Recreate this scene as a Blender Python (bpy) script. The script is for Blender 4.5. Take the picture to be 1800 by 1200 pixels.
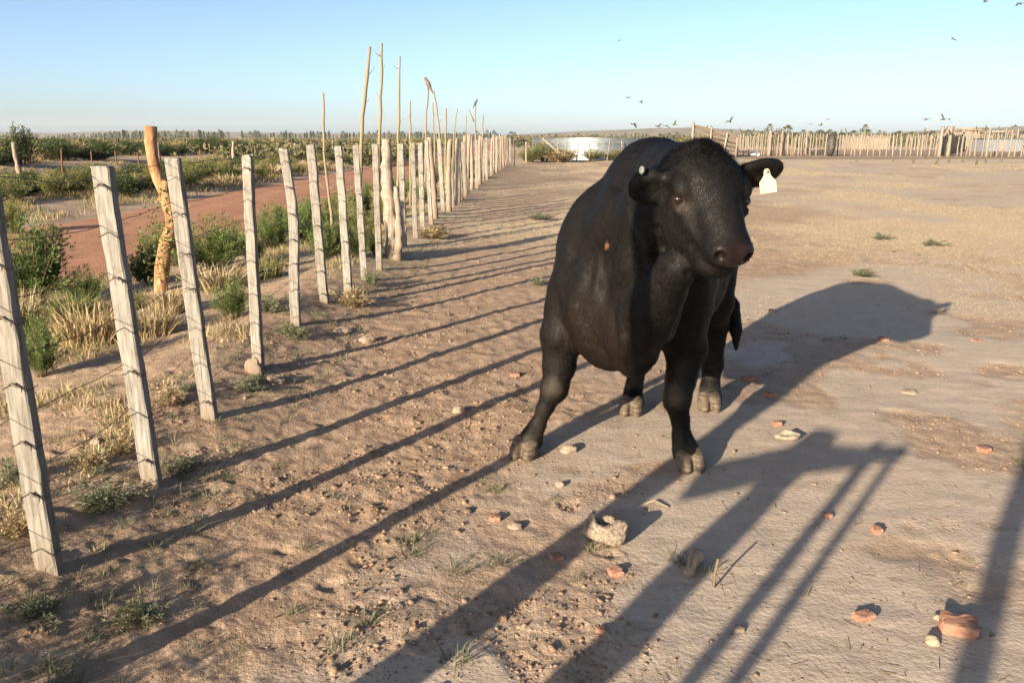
import bpy, bmesh, math, random
import numpy as np
from mathutils import Vector, Matrix

for o in list(bpy.data.objects):
    bpy.data.objects.remove(o, do_unlink=True)
scene = bpy.context.scene
R = math.radians

# ------------------------------------------------------------------ camera
FPX, EYE = 1412.0, 1.5                 # focal length in photo pixels (1800 wide), eye height
PITCH = math.atan(360.0 / FPX)
cam_data = bpy.data.cameras.new('camera')
cam_data.sensor_width = 36.0
cam_data.lens = 36.0 * FPX / 1800.0
cam_data.clip_start, cam_data.clip_end = 0.05, 20000.0
cam = bpy.data.objects.new('camera', cam_data)
scene.collection.objects.link(cam)
cam.location = (0, 0, EYE)
cam.rotation_euler = (math.pi / 2 - PITCH, 0, 0)
scene.camera = cam

# ------------------------------------------------------------------ sky, sun, exposure
SUN_AZ, SUN_EL = R(36.3), R(15.2)      # shadows run 36 degrees to the right of the view
world = bpy.data.worlds.new('World')
scene.world = world
world.use_nodes = True
wn = world.node_tree.nodes
wn.clear()
sky = wn.new('ShaderNodeTexSky')
sky.sky_type = 'NISHITA'
sky.sun_disc = False
sky.sun_elevation = SUN_EL
sky.sun_rotation = SUN_AZ + math.pi
sky.altitude = 200
sky.air_density = 0.6
sky.dust_density = 1.6
sky.ozone_density = 2.4
bg = wn.new('ShaderNodeBackground')
bg.inputs['Strength'].default_value = 0.07
wo = wn.new('ShaderNodeOutputWorld')
tint = wn.new('ShaderNodeMix'); tint.data_type = 'RGBA'; tint.blend_type = 'MULTIPLY'   # white balance of the daylight
tint.inputs[0].default_value = 1.0
tint.inputs[7].default_value = (1.22, 1.14, 1.04, 1)
world.node_tree.links.new(sky.outputs[0], tint.inputs[6])
world.node_tree.links.new(tint.outputs[2], bg.inputs[0])
world.node_tree.links.new(bg.outputs[0], wo.inputs[0])

sun_data = bpy.data.lights.new('sun', 'SUN')
sun_data.energy = 5.0
sun_data.angle = R(0.53)
sun_data.color = (1.0, 0.85, 0.66)
sun = bpy.data.objects.new('sun', sun_data)
scene.collection.objects.link(sun)
sdir = Vector((math.sin(SUN_AZ) * math.cos(SUN_EL), math.cos(SUN_AZ) * math.cos(SUN_EL), -math.sin(SUN_EL)))
sun.rotation_euler = sdir.to_track_quat('-Z', 'Y').to_euler()
sun.location = (-30, -40, 30)

vs = scene.view_settings
vs.view_transform = 'Standard'
vs.look = 'None'
vs.gamma = 1.0
vs.exposure = 1.7
vs.use_curve_mapping = False

# ------------------------------------------------------------------ helpers
COL = scene.collection
_c, _s = math.cos(PITCH), math.sin(PITCH)

def ground_at(px, py, h=0.0):
    """ground place that the photo shows at pixel (px, py)"""
    u, v = px - 900.0, 600.0 - py
    d = FPX * _s - v * _c
    k = (EYE - h) / d
    return u * k, (FPX * _c + v * _s) * k

def at(px, py, Y):
    """world place at distance Y seen at pixel (px, py)"""
    u, v = px - 900.0, 600.0 - py
    k = Y / (FPX * _c + v * _s)
    return np.array([u * k, Y, EYE + (-FPX * _s + v * _c) * k])

def tag(o, label=None, cat=None, group=None, kind=None):
    if label: o['label'] = label
    if cat: o['category'] = cat
    if group: o['group'] = group
    if kind: o['kind'] = kind
    return o

def link(name, data, parent=None, mat=None):
    o = bpy.data.objects.new(name, data)
    COL.objects.link(o)
    if parent is not None:
        o.parent = parent
    if mat is not None and data is not None and not data.materials:
        data.materials.append(mat)
    return o

def empty(name, loc=(0, 0, 0), rz=0.0):
    o = bpy.data.objects.new(name, None)
    COL.objects.link(o)
    o.empty_display_size = 0.1
    o.location = loc
    o.rotation_euler = (0, 0, rz)
    return o

def mesh_np(name, V, Fq=None, Ft=None, smooth=True):
    """fast mesh from numpy arrays: quads and / or triangles"""
    me = bpy.data.meshes.new(name)
    V = np.asarray(V, dtype=np.float32)
    me.vertices.add(len(V))
    me.vertices.foreach_set('co', V.ravel())
    loops, starts, tot = [], [], 0
    for Fc, n in ((Fq, 4), (Ft, 3)):
        if Fc is not None and len(Fc):
            Fc = np.asarray(Fc, dtype=np.int32)
            loops.append(Fc.ravel())
            starts.append(tot + np.arange(len(Fc), dtype=np.int32) * n)
            tot += Fc.size
    loops = np.concatenate(loops); starts = np.concatenate(starts)
    me.loops.add(len(loops))
    me.loops.foreach_set('vertex_index', loops)
    me.polygons.add(len(starts))
    me.polygons.foreach_set('loop_start', starts)
    me.update(calc_edges=True)
    if smooth:
        me.polygons.foreach_set('use_smooth', np.ones(len(starts), dtype=bool))
    me.validate()
    return me

def add_attr(me, name, vals):
    vals = np.asarray(vals, dtype=np.float32)
    if vals.ndim == 1:
        a = me.attributes.new(name, 'FLOAT', 'POINT'); a.data.foreach_set('value', vals)
    else:
        if vals.shape[1] == 3:
            vals = np.concatenate([vals, np.ones((len(vals), 1), np.float32)], 1)
        a = me.attributes.new(name, 'FLOAT_COLOR', 'POINT'); a.data.foreach_set('color', vals.ravel())

def _hash(ix, iy, iz, seed):
    h = (ix.astype(np.int64) * 374761393 + iy.astype(np.int64) * 668265263 + iz.astype(np.int64) * 2147483647 + seed * 974634777) & 0xFFFFFFFF
    h = ((h ^ (h >> 13)) * 1274126177) & 0xFFFFFFFF
    h = (h ^ (h >> 16)) & 0xFFFFFFFF
    return h.astype(np.float64) / 4294967295.0

def noise2(x, y, seed=0):
    x = np.asarray(x, float); y = np.asarray(y, float)
    ix, iy = np.floor(x), np.floor(y)
    fx, fy = x - ix, y - iy
    fx = fx * fx * (3 - 2 * fx); fy = fy * fy * (3 - 2 * fy)
    z = np.zeros_like(ix)
    a = _hash(ix, iy, z, seed); b = _hash(ix + 1, iy, z, seed)
    c = _hash(ix, iy + 1, z, seed); d = _hash(ix + 1, iy + 1, z, seed)
    return (a + (b - a) * fx) * (1 - fy) + (c + (d - c) * fx) * fy

def noise3(p, seed=0):
    x, y, z = p[:, 0], p[:, 1], p[:, 2]
    ix, iy, iz = np.floor(x), np.floor(y), np.floor(z)
    fx, fy, fz = x - ix, y - iy, z - iz
    fx = fx * fx * (3 - 2 * fx); fy = fy * fy * (3 - 2 * fy); fz = fz * fz * (3 - 2 * fz)
    r = 0
    for dz in (0, 1):
        a = _hash(ix, iy, iz + dz, seed); b = _hash(ix + 1, iy, iz + dz, seed)
        c = _hash(ix, iy + 1, iz + dz, seed); d = _hash(ix + 1, iy + 1, iz + dz, seed)
        v = (a + (b - a) * fx) * (1 - fy) + (c + (d - c) * fx) * fy
        r = r + v * (fz if dz else 1 - fz)
    return r

def fbm2(x, y, oct=4, seed=0):
    r, a, t = 0.0, 1.0, 0.0
    for i in range(oct):
        r = r + a * noise2(x * 2 ** i + 17.3 * i, y * 2 ** i - 9.1 * i, seed + i); t += a; a *= 0.5
    return r / t

def sstep(a, b, x):
    t = np.clip((np.asarray(x, float) - a) / (b - a), 0, 1)
    return t * t * (3 - 2 * t)

# material helper ------------------------------------------------------------
class NT:
    def __init__(self, name, rough=0.9, spec=0.3):
        self.m = bpy.data.materials.new(name)
        self.m.use_nodes = True
        self.t = self.m.node_tree
        self.n = self.t.nodes
        self.b = self.n['Principled BSDF']
        self.out = self.n['Material Output']
        self.b.inputs['Roughness'].default_value = rough
        self.b.inputs['Specular IOR Level'].default_value = spec
    def new(self, t, **kw):
        n = self.n.new(t)
        for k, v in kw.items():
            setattr(n, k, v)
        return n
    def L(self, a, b):
        self.t.links.new(a, b)
    def coord(self, kind='Object', scale=(1, 1, 1), rot=(0, 0, 0)):
        c = self.new('ShaderNodeTexCoord'); m = self.new('ShaderNodeMapping')
        m.inputs['Scale'].default_value = scale
        m.inputs['Rotation'].default_value = rot
        self.L(c.outputs[kind], m.inputs[0])
        return m.outputs[0]
    def noise(self, vec, scale, detail=4, rough=0.55, dist=0.0):
        n = self.new('ShaderNodeTexNoise')
        n.inputs['Scale'].default_value = scale
        n.inputs['Detail'].default_value = detail
        n.inputs['Roughness'].default_value = rough
        n.inputs['Distortion'].default_value = dist
        if vec is not None: self.L(vec, n.inputs['Vector'])
        return n.outputs[0]
    def ramp(self, fac, stops, interp='LINEAR'):
        r = self.new('ShaderNodeValToRGB')
        r.color_ramp.interpolation = interp
        e = r.color_ramp.elements
        while len(e) > 1: e.remove(e[-1])
        e[0].position = stops[0][0]; e[0].color = (*stops[0][1], 1)
        for p, c in stops[1:]:
            x = e.new(p); x.color = (*c, 1)
        self.L(fac, r.inputs[0])
        return r.outputs[0]
    def framp(self, fac, a, b, lo=0.0, hi=1.0):
        r = self.new('ShaderNodeMapRange')
        r.inputs[1].default_value = a; r.inputs[2].default_value = b
        r.inputs[3].default_value = lo; r.inputs[4].default_value = hi
        self.L(fac, r.inputs[0])
        return r.outputs[0]
    def mix(self, fac, a, b, mode='MIX'):
        n = self.new('ShaderNodeMix', data_type='RGBA', blend_type=mode)
        for s, v in ((0, fac), (6, a), (7, b)):
            if isinstance(v, (tuple, list)): n.inputs[s].default_value = (*v[:3], 1)
            elif isinstance(v, (int, float)): n.inputs[s].default_value = v
            else: self.L(v, n.inputs[s])
        return n.outputs[2]
    def math(self, op, a, b=0.0):
        n = self.new('ShaderNodeMath', operation=op)
        for i, v in enumerate((a, b)):
            if isinstance(v, (int, float)): n.inputs[i].default_value = v
            else: self.L(v, n.inputs[i])
        return n.outputs[0]
    def attr(self, name):
        a = self.new('ShaderNodeAttribute', attribute_name=name)
        return a
    def objrand(self):
        return self.new('ShaderNodeObjectInfo').outputs['Random']
    def col(self, c):
        if isinstance(c, (tuple, list)): self.b.inputs['Base Color'].default_value = (*c, 1)
        else: self.L(c, self.b.inputs['Base Color'])
    def bump(self, h, strength=0.5, dist=0.01):
        b = self.new('ShaderNodeBump')
        b.inputs['Strength'].default_value = strength
        b.inputs['Distance'].default_value = dist
        self.L(h, b.inputs['Height'])
        self.L(b.outputs[0], self.b.inputs['Normal'])

rng = np.random.default_rng(11)
random.seed(5)
# ================================================================== GROUND
HOOF_XY = [(0.062, 3.64), (0.828, 3.49), (0.664, 4.26), (1.118, 4.33)]
def fence_x(y):
    return np.interp(y, [-8, 2.4, 6.5, 9, 13, 26, 46], [-1.45, -1.57, -1.65, -1.48, -1.42, -0.98, -0.15])
ROAD_N, ROAD_F = 3.55, 7.75       # road edges, metres left of the fence line
def road_off(x, y):
    return fence_x(y) - x          # distance to the left of the fence
_r = np.random.default_rng(4)
DENTS = np.stack([_r.normal(-0.4, 0.9, 260), _r.uniform(1.6, 9.5, 260), _r.uniform(0.025, 0.055, 260), _r.uniform(0.003, 0.010, 260)], 1)
def keep_dents():
    global DENTS
    DENTS = DENTS[soil_mask(DENTS[:, 0], DENTS[:, 1]) > 0.55]
def soil_mask(x, y):
    """loose trampled soil: 1 beside the fence, 0 on the hard grey clay"""
    n = fbm2(x * 0.9, y * 0.9, 4, 40) - 0.5
    edge = np.interp(y, [0, 2, 4, 6, 8, 11], [-0.75, -0.55, 0.15, 0.9, 2.2, 6.0])
    m = 1 - sstep(-0.45, 0.55, x - edge + 2.4 * n)
    patch = sstep(0.56, 0.66, fbm2(x * 1.3 + 31, y * 1.3, 4, 60))
    return np.clip(np.maximum(m, 0.75 * patch), 0, 1)
def gz(x, y, fine=True):
    x = np.asarray(x, float); y = np.asarray(y, float)
    off = road_off(x, y)
    z = 0.05 * (fbm2(x * 0.35, y * 0.35, 3, 1) - 0.5) * sstep(1.5, 6, np.hypot(x, y))
    z = z + 0.10 * np.exp(-((off - 0.35) / 0.55) ** 2) * (0.4 + 0.9 * noise2(x * 1.1, y * 0.9, 5)) * (y > -20)
    z = z - 0.16 * sstep(1.2, 3.3, off) + 0.14 * sstep(7.9, 9.6, off)
    road = sstep(ROAD_N - 0.25, ROAD_N + 0.1, off) * (1 - sstep(ROAD_F - 0.1, ROAD_F + 0.25, off))
    z = z - 0.03 * road
    z = z + 0.50 * sstep(13.5, 17.5, off) * (1 - sstep(22, 30, off)) * (0.7 + 0.6 * noise2(x * 0.12, y * 0.12, 8)) * (1 - sstep(60, 90, y))
    z = z * (1 - sstep(150, 300, np.hypot(x, y)))
    if fine:
        near = 1 - sstep(14, 30, np.hypot(x, y))
        s = soil_mask(x, y) * (1 - road)
        b = np.abs(fbm2(x * 7, y * 7, 3, 12) - 0.5) * 2
        z = z + near * (s * (0.016 * (b - 0.35) + 0.014 * (fbm2(x * 24, y * 24, 3, 15) - 0.5) + 0.02 * (fbm2(x * 2.3, y * 2.3, 2, 16) - 0.5)) + (1 - s) * (0.007 * (fbm2(x * 5, y * 11, 3, 18) - 0.5) + 0.012 * (fbm2(x * 1.6, y * 1.6, 2, 19) - 0.5)))
        z = z + near * road * 0.02 * (fbm2(x * 2.5, y * 2.5, 3, 22) - 0.5)
    for hx_, hy_ in HOOF_XY:
        w = np.exp(-((x - hx_) ** 2 + (y - hy_) ** 2) / 0.035)
        z = z * (1 - w)
    return z
def gz1(x, y): return float(gz(np.array([x]), np.array([y]))[0])

def build_ground():
    keep_dents()
    dense = np.radians(np.arange(-43, 43.01, 0.205))
    coarse = np.radians(np.arange(47, 314, 5.0))
    ang = np.concatenate([dense, coarse])
    r = [0.0 + 0.3]
    while r[-1] < 1.2: r.append(r[-1] * 1.25)
    while r[-1] < 32: r.append(r[-1] * 1.0056)
    while r[-1] < 2700: r.append(r[-1] * 1.035)
    r = np.array(r)
    A, Rr = np.meshgrid(ang, r)
    X = Rr * np.sin(A); Y = Rr * np.cos(A)
    Z = gz(X.ravel(), Y.ravel())
    x, y = X.ravel(), Y.ravel()
    for dx, dy, dr, dd in DENTS:
        i = np.where((np.abs(x - dx) < 0.2) & (np.abs(y - dy) < 0.2))[0]
        if len(i):
            q = np.hypot(x[i] - dx, y[i] - dy) / dr * (0.6 + 0.8 * noise2(x[i] * 22, y[i] * 22, 31))
            Z[i] += dd * (-np.exp(-q ** 2 * 1.2) + 0.55 * np.exp(-((q - 1.35) / 0.35) ** 2))
    V = np.stack([x, y, Z], 1)
    na, nr = len(ang), len(r)
    i, j = np.meshgrid(np.arange(nr - 1), np.arange(na), indexing='ij')
    j2 = (j + 1) % na
    Q = np.stack([i * na + j, i * na + j2, (i + 1) * na + j2, (i + 1) * na + j], -1).reshape(-1, 4)[:, ::-1]
    ctr = len(V)
    V = np.concatenate([V, [[0, 0, gz1(0, 0)]]])
    T = np.stack([np.full(na, ctr), (np.arange(na) + 1) % na, np.arange(na)], 1)
    me = mesh_np('ground', V, Q, T)
    x, y = V[:, 0], V[:, 1]
    off = road_off(x, y)
    soil = soil_mask(x, y)
    dry = sstep(5.5, 13, y + 5 * (fbm2(x * 0.6, y * 0.4, 4, 70) - 0.5)) * (0.25 + 0.75 * sstep(0.40, 0.62, fbm2(x * 0.55, y * 0.30, 5, 71)))
    dry = np.maximum(dry, sstep(60, 140, y) * 0.8)
    left = sstep(0.35, 1.6, off + 0.8 * (fbm2(x * 1.5, y * 1.5, 3, 75) - 0.5))
    dung = np.exp(-((y - 57.5 - 2.0 * (noise2(x * 0.2, y * 0.2, 77) - 0.5) - 0.03 * x) / 2.6) ** 2) * sstep(12, 19, x) * 0.85
    dung = np.maximum(dung, 0.55 * sstep(60, 64, y) * (1 - sstep(92, 100, y)) * sstep(14, 18, x))
    add_attr(me, 'soil', soil); add_attr(me, 'dry', dry); add_attr(me, 'verge', left); add_attr(me, 'dung', dung)
    return me

def mat_ground():
    m = NT('yard_earth', 0.95, 0.12)
    v = m.coord('Object')
    nl = m.noise(v, 0.9, 5, 0.6); nm = m.noise(v, 7, 5, 0.6); nf = m.noise(v, 55, 4, 0.65); ng = m.noise(v, 320, 2, 0.6)
    streak = m.noise(m.coord('Object', (2.6, 5.2, 1), (0, 0, 0.35)), 2.4, 9, 0.70, 0.6)
    clay = m.ramp(streak, [(0.25, (0.30, 0.24, 0.185)), (0.5, (0.375, 0.305, 0.237)), (0.75, (0.43, 0.355, 0.277))])
    soil = m.ramp(nm, [(0.25, (0.20, 0.135, 0.088)), (0.5, (0.30, 0.208, 0.138)), (0.78, (0.40, 0.295, 0.205))])
    dry = m.ramp(nm, [(0.25, (0.35, 0.26, 0.165)), (0.55, (0.45, 0.355, 0.23)), (0.8, (0.38, 0.325, 0.205))])
    verge = m.ramp(nm, [(0.25, (0.27, 0.19, 0.125)), (0.55, (0.38, 0.28, 0.19)), (0.8, (0.36, 0.29, 0.185))])
    dung = m.ramp(nm, [(0.3, (0.085, 0.052, 0.034)), (0.7, (0.16, 0.10, 0.065))])
    c = m.mix(m.attr('soil').outputs['Fac'], clay, soil)
    c = m.mix(m.attr('dry').outputs['Fac'], c, dry)
    c = m.mix(m.attr('verge').outputs['Fac'], c, verge)
    c = m.mix(m.attr('dung').outputs['Fac'], c, dung)
    c = m.mix(m.framp(nf, 0.35, 0.7, 0.0, 0.55), c, m.mix(1.0, c, (0.72, 0.70, 0.69), 'MULTIPLY'))
    c = m.mix(m.framp(ng, 0.62, 0.75, 0.0, 0.4), c, (0.46, 0.38, 0.28))
    c = m.mix(m.framp(nl, 0.35, 0.7, 0.0, 0.4), c, m.mix(1.0, c, (1.14, 1.08, 1.02), 'MULTIPLY'))
    m.col(c)
    fine = m.math('ADD', m.math('MULTIPLY', nf, 1.3), m.math('MULTIPLY', ng, 0.30))
    flat = m.math('ADD', m.math('MULTIPLY', streak, 0.5), m.math('MULTIPLY', nf, 0.55))
    hmix = m.new('ShaderNodeMix', data_type='FLOAT')
    m.L(m.attr('soil').outputs['Fac'], hmix.inputs[0]); m.L(flat, hmix.inputs[2]); m.L(fine, hmix.inputs[3])
    m.bump(hmix.outputs[0], 0.6, 0.014)
    return m.m
EARTH = mat_ground()
tag(link('ground', build_ground(), None, EARTH), kind='structure')

# red dirt road beyond the fence
def build_road():
    ys = [-30.0]
    while ys[-1] < 420: ys.append(ys[-1] + max(0.10, abs(ys[-1]) * 0.016) + (1.5 if ys[-1] < 2 else 0))
    ys = np.array(ys); us = np.linspace(0, 1, 48)
    U, Y = np.meshgrid(us, ys)
    fx = np.where(Y < 46, fence_x(Y), fence_x(46.0) + (Y - 46) * 0.02)
    e0 = ROAD_N + 0.35 * (fbm2(Y * 0.5, Y * 0 + 3, 4, 90) - 0.5); e1 = ROAD_F + 0.4 * (fbm2(Y * 0.4, Y * 0 + 9, 4, 91) - 0.5)
    X = fx - (e0 + (e1 - e0) * U)
    Z = gz(X.ravel(), Y.ravel(), False).reshape(X.shape)
    ruts = -0.022 * (np.exp(-((U - 0.27) / 0.07) ** 2) + np.exp(-((U - 0.70) / 0.07) ** 2))
    crown = 0.045 * np.sin(np.pi * U) ** 0.7
    Z = Z + 0.008 + crown + ruts + 0.014 * (fbm2(X.ravel() * 5, Y.ravel() * 5, 3, 93).reshape(X.shape) - 0.5) * np.sin(np.pi * U)
    V = np.stack([X, Y, Z], -1).reshape(-1, 3)
    nu, ny = len(us), len(ys)
    i, j = np.meshgrid(np.arange(ny - 1), np.arange(nu - 1), indexing='ij')
    Q = np.stack([i * nu + j, (i + 1) * nu + j, (i + 1) * nu + j + 1, i * nu + j + 1], -1).reshape(-1, 4)
    return mesh_np('dirt_road', V, Q)
m = NT('red_road_dirt', 0.95, 0.1)
v = m.coord('Object')
c = m.ramp(m.noise(v, 2.2, 6, 0.62), [(0.25, (0.27, 0.128, 0.074)), (0.5, (0.35, 0.175, 0.102)), (0.75, (0.41, 0.225, 0.138))])
st = m.noise(m.coord('Object', (6, 0.5, 1)), 1.2, 3)
c = m.mix(m.framp(st, 0.4, 0.7, 0.0, 0.5), c, (0.39, 0.225, 0.14))
m.col(m.mix(m.framp(m.noise(v, 40, 3), 0.4, 0.75, 0, 0.45), c, (0.20, 0.095, 0.056)))
m.bump(m.noise(v, 25, 5, 0.7), 0.8, 0.025)
tag(link('dirt_road', build_road(), None, m.m), kind='structure')

# low hills far behind
def ridge(name, x0, x1, y0, depth, prof, seed, mat):
    n, k = 140, 14
    xs = np.linspace(x0, x1, n); t = np.linspace(0, 1, k)
    Xg, Tg = np.meshgrid(xs, t)
    hgt = np.interp(xs, np.linspace(x0, x1, len(prof)), prof)
    hh = hgt[None, :] * np.sin(np.pi * np.clip(Tg, 0, 1)) ** 0.8
    Yg = y0 + depth * Tg
    hh = hh * (0.82 + 0.36 * fbm2(Xg * 0.008, Yg * 0.008, 4, seed)) - 0.6
    V = np.stack([Xg, Yg, hh], -1).reshape(-1, 3)
    i, j = np.meshgrid(np.arange(k - 1), np.arange(n - 1), indexing='ij')
    Q = np.stack([i * n + j, i * n + j + 1, (i + 1) * n + j + 1, (i + 1) * n + j], -1).reshape(-1, 4)
    tag(link(name, mesh_np(name, V, Q), None, mat), kind='structure')
m = NT('hill_scrub', 0.95, 0.05)
v = m.coord('Object')
m.col(m.mix(m.framp(m.noise(v, 0.06, 6, 0.7), 0.42, 0.58), (0.27, 0.20, 0.13), (0.10, 0.095, 0.055)))
HILL = m.m
ridge('hills', -60, 620, 1150, 700, [2, 6, 9, 12, 15, 18, 14, 10, 7, 2], 101, HILL)
ridge('hills', 560, 1500, 1050, 800, [2, 8, 15, 20, 24, 24, 23, 21, 17], 102, HILL)
ridge('hills', -1500, -60, 1500, 700, [6, 14, 12, 9, 13, 14, 10, 8, 10, 7], 103, HILL)
# ================================================================== FENCE ALONG THE ROAD
def mat_wood(name, dark, mid, light, grain=(14, 14, 1.2)):
    m = NT(name, 0.85, 0.2)
    v = m.coord('Object', grain)
    rnd = m.objrand()
    g = m.noise(v, 5, 6, 0.65, 0.6)
    spots = m.noise(m.coord('Object'), 16, 4, 0.6)
    c = m.ramp(g, [(0.28, dark), (0.5, mid), (0.72, light)])
    c = m.mix(m.framp(spots, 0.55, 0.75, 0, 0.5), c, dark)
    c = m.mix(m.framp(rnd, 0, 1, 0.0, 0.5), c, m.mix(1.0, c, (0.70, 0.64, 0.58), 'MULTIPLY'))
    sx = m.new('ShaderNodeSeparateXYZ'); tc = m.new('ShaderNodeTexCoord'); m.L(tc.outputs['Object'], sx.inputs[0])
    splash = m.framp(m.math('ADD', sx.outputs[2], m.math('MULTIPLY', spots, 0.22)), 0.12, 0.36, 0.75, 0.0)
    c = m.mix(splash, c, (0.16, 0.115, 0.075))
    crack = m.noise(m.coord('Object', (30, 30, 0.9)), 3.2, 2, 0.5)
    c = m.mix(m.framp(crack, 0.64, 0.70, 0.0, 0.7), c, (0.07, 0.058, 0.045))
    m.col(c)
    m.bump(m.math('ADD', g, m.math('MULTIPLY', m.noise(v, 28, 3), 0.5)), 0.6, 0.006)
    return m.m
WOOD_GREY = mat_wood('weathered_grey_wood', (0.095, 0.087, 0.073), (0.205, 0.192, 0.165), (0.29, 0.272, 0.238))
WOOD_PALE = mat_wood('weathered_pale_trunk', (0.13, 0.10, 0.075), (0.245, 0.20, 0.155), (0.33, 0.28, 0.22), (10, 10, 1.0))
m = NT('rusty_wire', 0.6, 0.4); m.b.inputs['Metallic'].default_value = 0.5; m.col((0.075, 0.06, 0.05)); WIRE = m.m

def board_post(h, w, d, seed, bend=0.0, lean=(0, 0), taper=0.92):
    """squared sawn post, 0.12 m of it below ground; rows of rings so that it can bow and wear"""
    r = np.random.default_rng(seed)
    n = 22
    zs = np.concatenate([[-0.12], np.linspace(0, h - 0.012, n - 2), [h]])
    V, Q = [], []
    ch = 0.16
    ring = [(-1 + ch, -1), (1 - ch, -1), (1, -1 + ch), (1, 1 - ch), (1 - ch, 1), (-1 + ch, 1), (-1, 1 - ch), (-1, -1 + ch)]
    ph = r.uniform(0, 6.28)
    for k, z in enumerate(zs):
        t = np.clip(z / h, 0, 1)
        s = (1 + (taper - 1) * t) * (0.965 if k == len(zs) - 1 else 1)
        ox = lean[0] * t * h + bend * math.sin(math.pi * t * 1.9 + ph) + r.normal(0, 0.0012)
        oy = lean[1] * t * h + r.normal(0, 0.0012)
        for a, b in ring:
            V.append((ox + a * w / 2 * s + r.normal(0, 0.0011), oy + b * d / 2 * s + r.normal(0, 0.0011), z + (r.normal(0, 0.004) if k == len(zs) - 1 else 0)))
    m_ = len(ring)
    for k in range(len(zs) - 1):
        for i in range(m_):
            j = (i + 1) % m_
            Q.append((k * m_ + i, k * m_ + j, (k + 1) * m_ + j, (k + 1) * m_ + i))
    me = bpy.data.meshes.new('fence_post')
    top = tuple(range((len(zs) - 1) * m_, len(zs) * m_))
    me.from_pydata([tuple(v) for v in V], [], Q + [top])
    return me

def tube_path(pts, rad, seg=6, name='tube', jitter=0.0, seed=0, cap=True):
    """tube along points with a radius at each"""
    pts = np.asarray(pts, float); n = len(pts)
    rad = np.broadcast_to(np.asarray(rad, float), (n,))
    T = np.gradient(pts, axis=0); T /= np.linalg.norm(T, axis=1)[:, None] + 1e-12
    ref = np.array([0.13, 0.97, 0.2]) if abs(T[0] @ np.array([0.13, 0.97, 0.2])) < 0.85 else np.array([1.0, 0.1, 0.05])
    A = np.cross(T, ref); A /= np.linalg.norm(A, axis=1)[:, None]
    B = np.cross(T, A)
    th = np.arange(seg) / seg * 2 * np.pi
    V = pts[:, None, :] + rad[:, None, None] * (np.cos(th)[None, :, None] * A[:, None, :] + np.sin(th)[None, :, None] * B[:, None, :])
    V = V.reshape(-1, 3)
    if jitter:
        V = V + (noise3(V * 18, seed)[:, None] - 0.5) * 2 * jitter * (V - np.repeat(pts, seg, 0))
    i, j = np.meshgrid(np.arange(n - 1), np.arange(seg), indexing='ij')
    j2 = (j + 1) % seg
    Q = np.stack([i * seg + j, i * seg + j2, (i + 1) * seg + j2, (i + 1) * seg + j], -1).reshape(-1, 4)
    Tt = None
    if cap:
        V = np.concatenate([V, pts[:1], pts[-1:]])
        a, b = len(V) - 2, len(V) - 1
        k = np.arange(seg); k2 = (k + 1) % seg
        Tt = np.concatenate([np.stack([np.full(seg, a), k2, k], 1), np.stack([np.full(seg, b), (n - 1) * seg + k, (n - 1) * seg + k2], 1)])
    return V, Q, Tt
def tube(name, pts, rad, seg=6, jitter=0.0, seed=0):
    V, Q, T = tube_path(pts, rad, seg, name, jitter, seed)
    return mesh_np(name, V, Q, T)

WIRE_H = [1.31, 1.12, 0.93, 0.74, 0.55, 0.36, 0.16]
fence = empty('wire_fence', (-1.57, 2.4, 0))
tag(fence, 'long wire fence of grey squared wooden posts running beside the red road', 'fence')
def part(name, data, parent, mat, loc=None, rot=None):
    """child whose place is given in world metres"""
    o = link(name, data, parent, mat)
    if loc is not None:
        o.location = Vector(loc) - parent.location
    if rot is not None: o.rotation_euler = rot
    return o
# measured posts: x, y, height, lean in x, width, bow
POSTS = [(-1.56, 1.50, 1.40, 0.00, 0.085, 0), (-1.56, 2.44, 1.42, -0.005, 0.088, 0), (-1.55, 3.21, 1.39, -0.040, 0.090, 0), (-1.59, 4.00, 1.40, -0.050, 0.090, 0),
         (-1.62, 4.93, 1.39, 0.028, 0.080, 0), (-1.65, 6.06, 1.41, -0.014, 0.085, 0.022), (-1.64, 6.89, 1.43, -0.028, 0.088, 0), (-1.54, 7.45, 1.41, -0.020, 0.082, 0),
         (-1.51, 8.13, 1.41, -0.020, 0.078, 0), (-1.47, 8.82, 1.42, 0.008, 0.082, 0), (-1.48, 11.01, 1.41, 0.0, 0.085, 0), (-1.42, 11.81, 1.41, 0.0, 0.08, 0), (-1.43, 12.89, 1.40, 0, 0.085, 0)]
_r = np.random.default_rng(21)
yy = 13.75
while yy < 46:
    POSTS.append((float(fence_x(yy)) + _r.normal(0, 0.05), yy, _r.uniform(1.34, 1.50), _r.normal(0, 0.02), _r.uniform(0.08, 0.12), 0))
    yy += _r.uniform(0.62, 0.95)
tie_pts = lambda w, d: [(-w / 2 - 0.012, d / 2, 0.0), (-w / 2 - 0.004, -d / 2 - 0.004, -0.006), (0.0, -d / 2 - 0.006, 0.016), (w / 2 + 0.004, -d / 2 - 0.004, -0.010), (w / 2 + 0.004, d / 2, -0.004)]
tie_me = tube('wire_tie', tie_pts(0.076, 0.048), 0.0015, 5)
knot_me = tube('wire_tie', [(-0.010, -0.034, 0.012), (0.004, -0.040, 0.020), (0.016, -0.037, 0.010), (0.030, -0.036, 0.004), (0.036, -0.044, -0.008)], [0.003, 0.0042, 0.0042, 0.003, 0.0015], 5)
tops = {}
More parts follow.
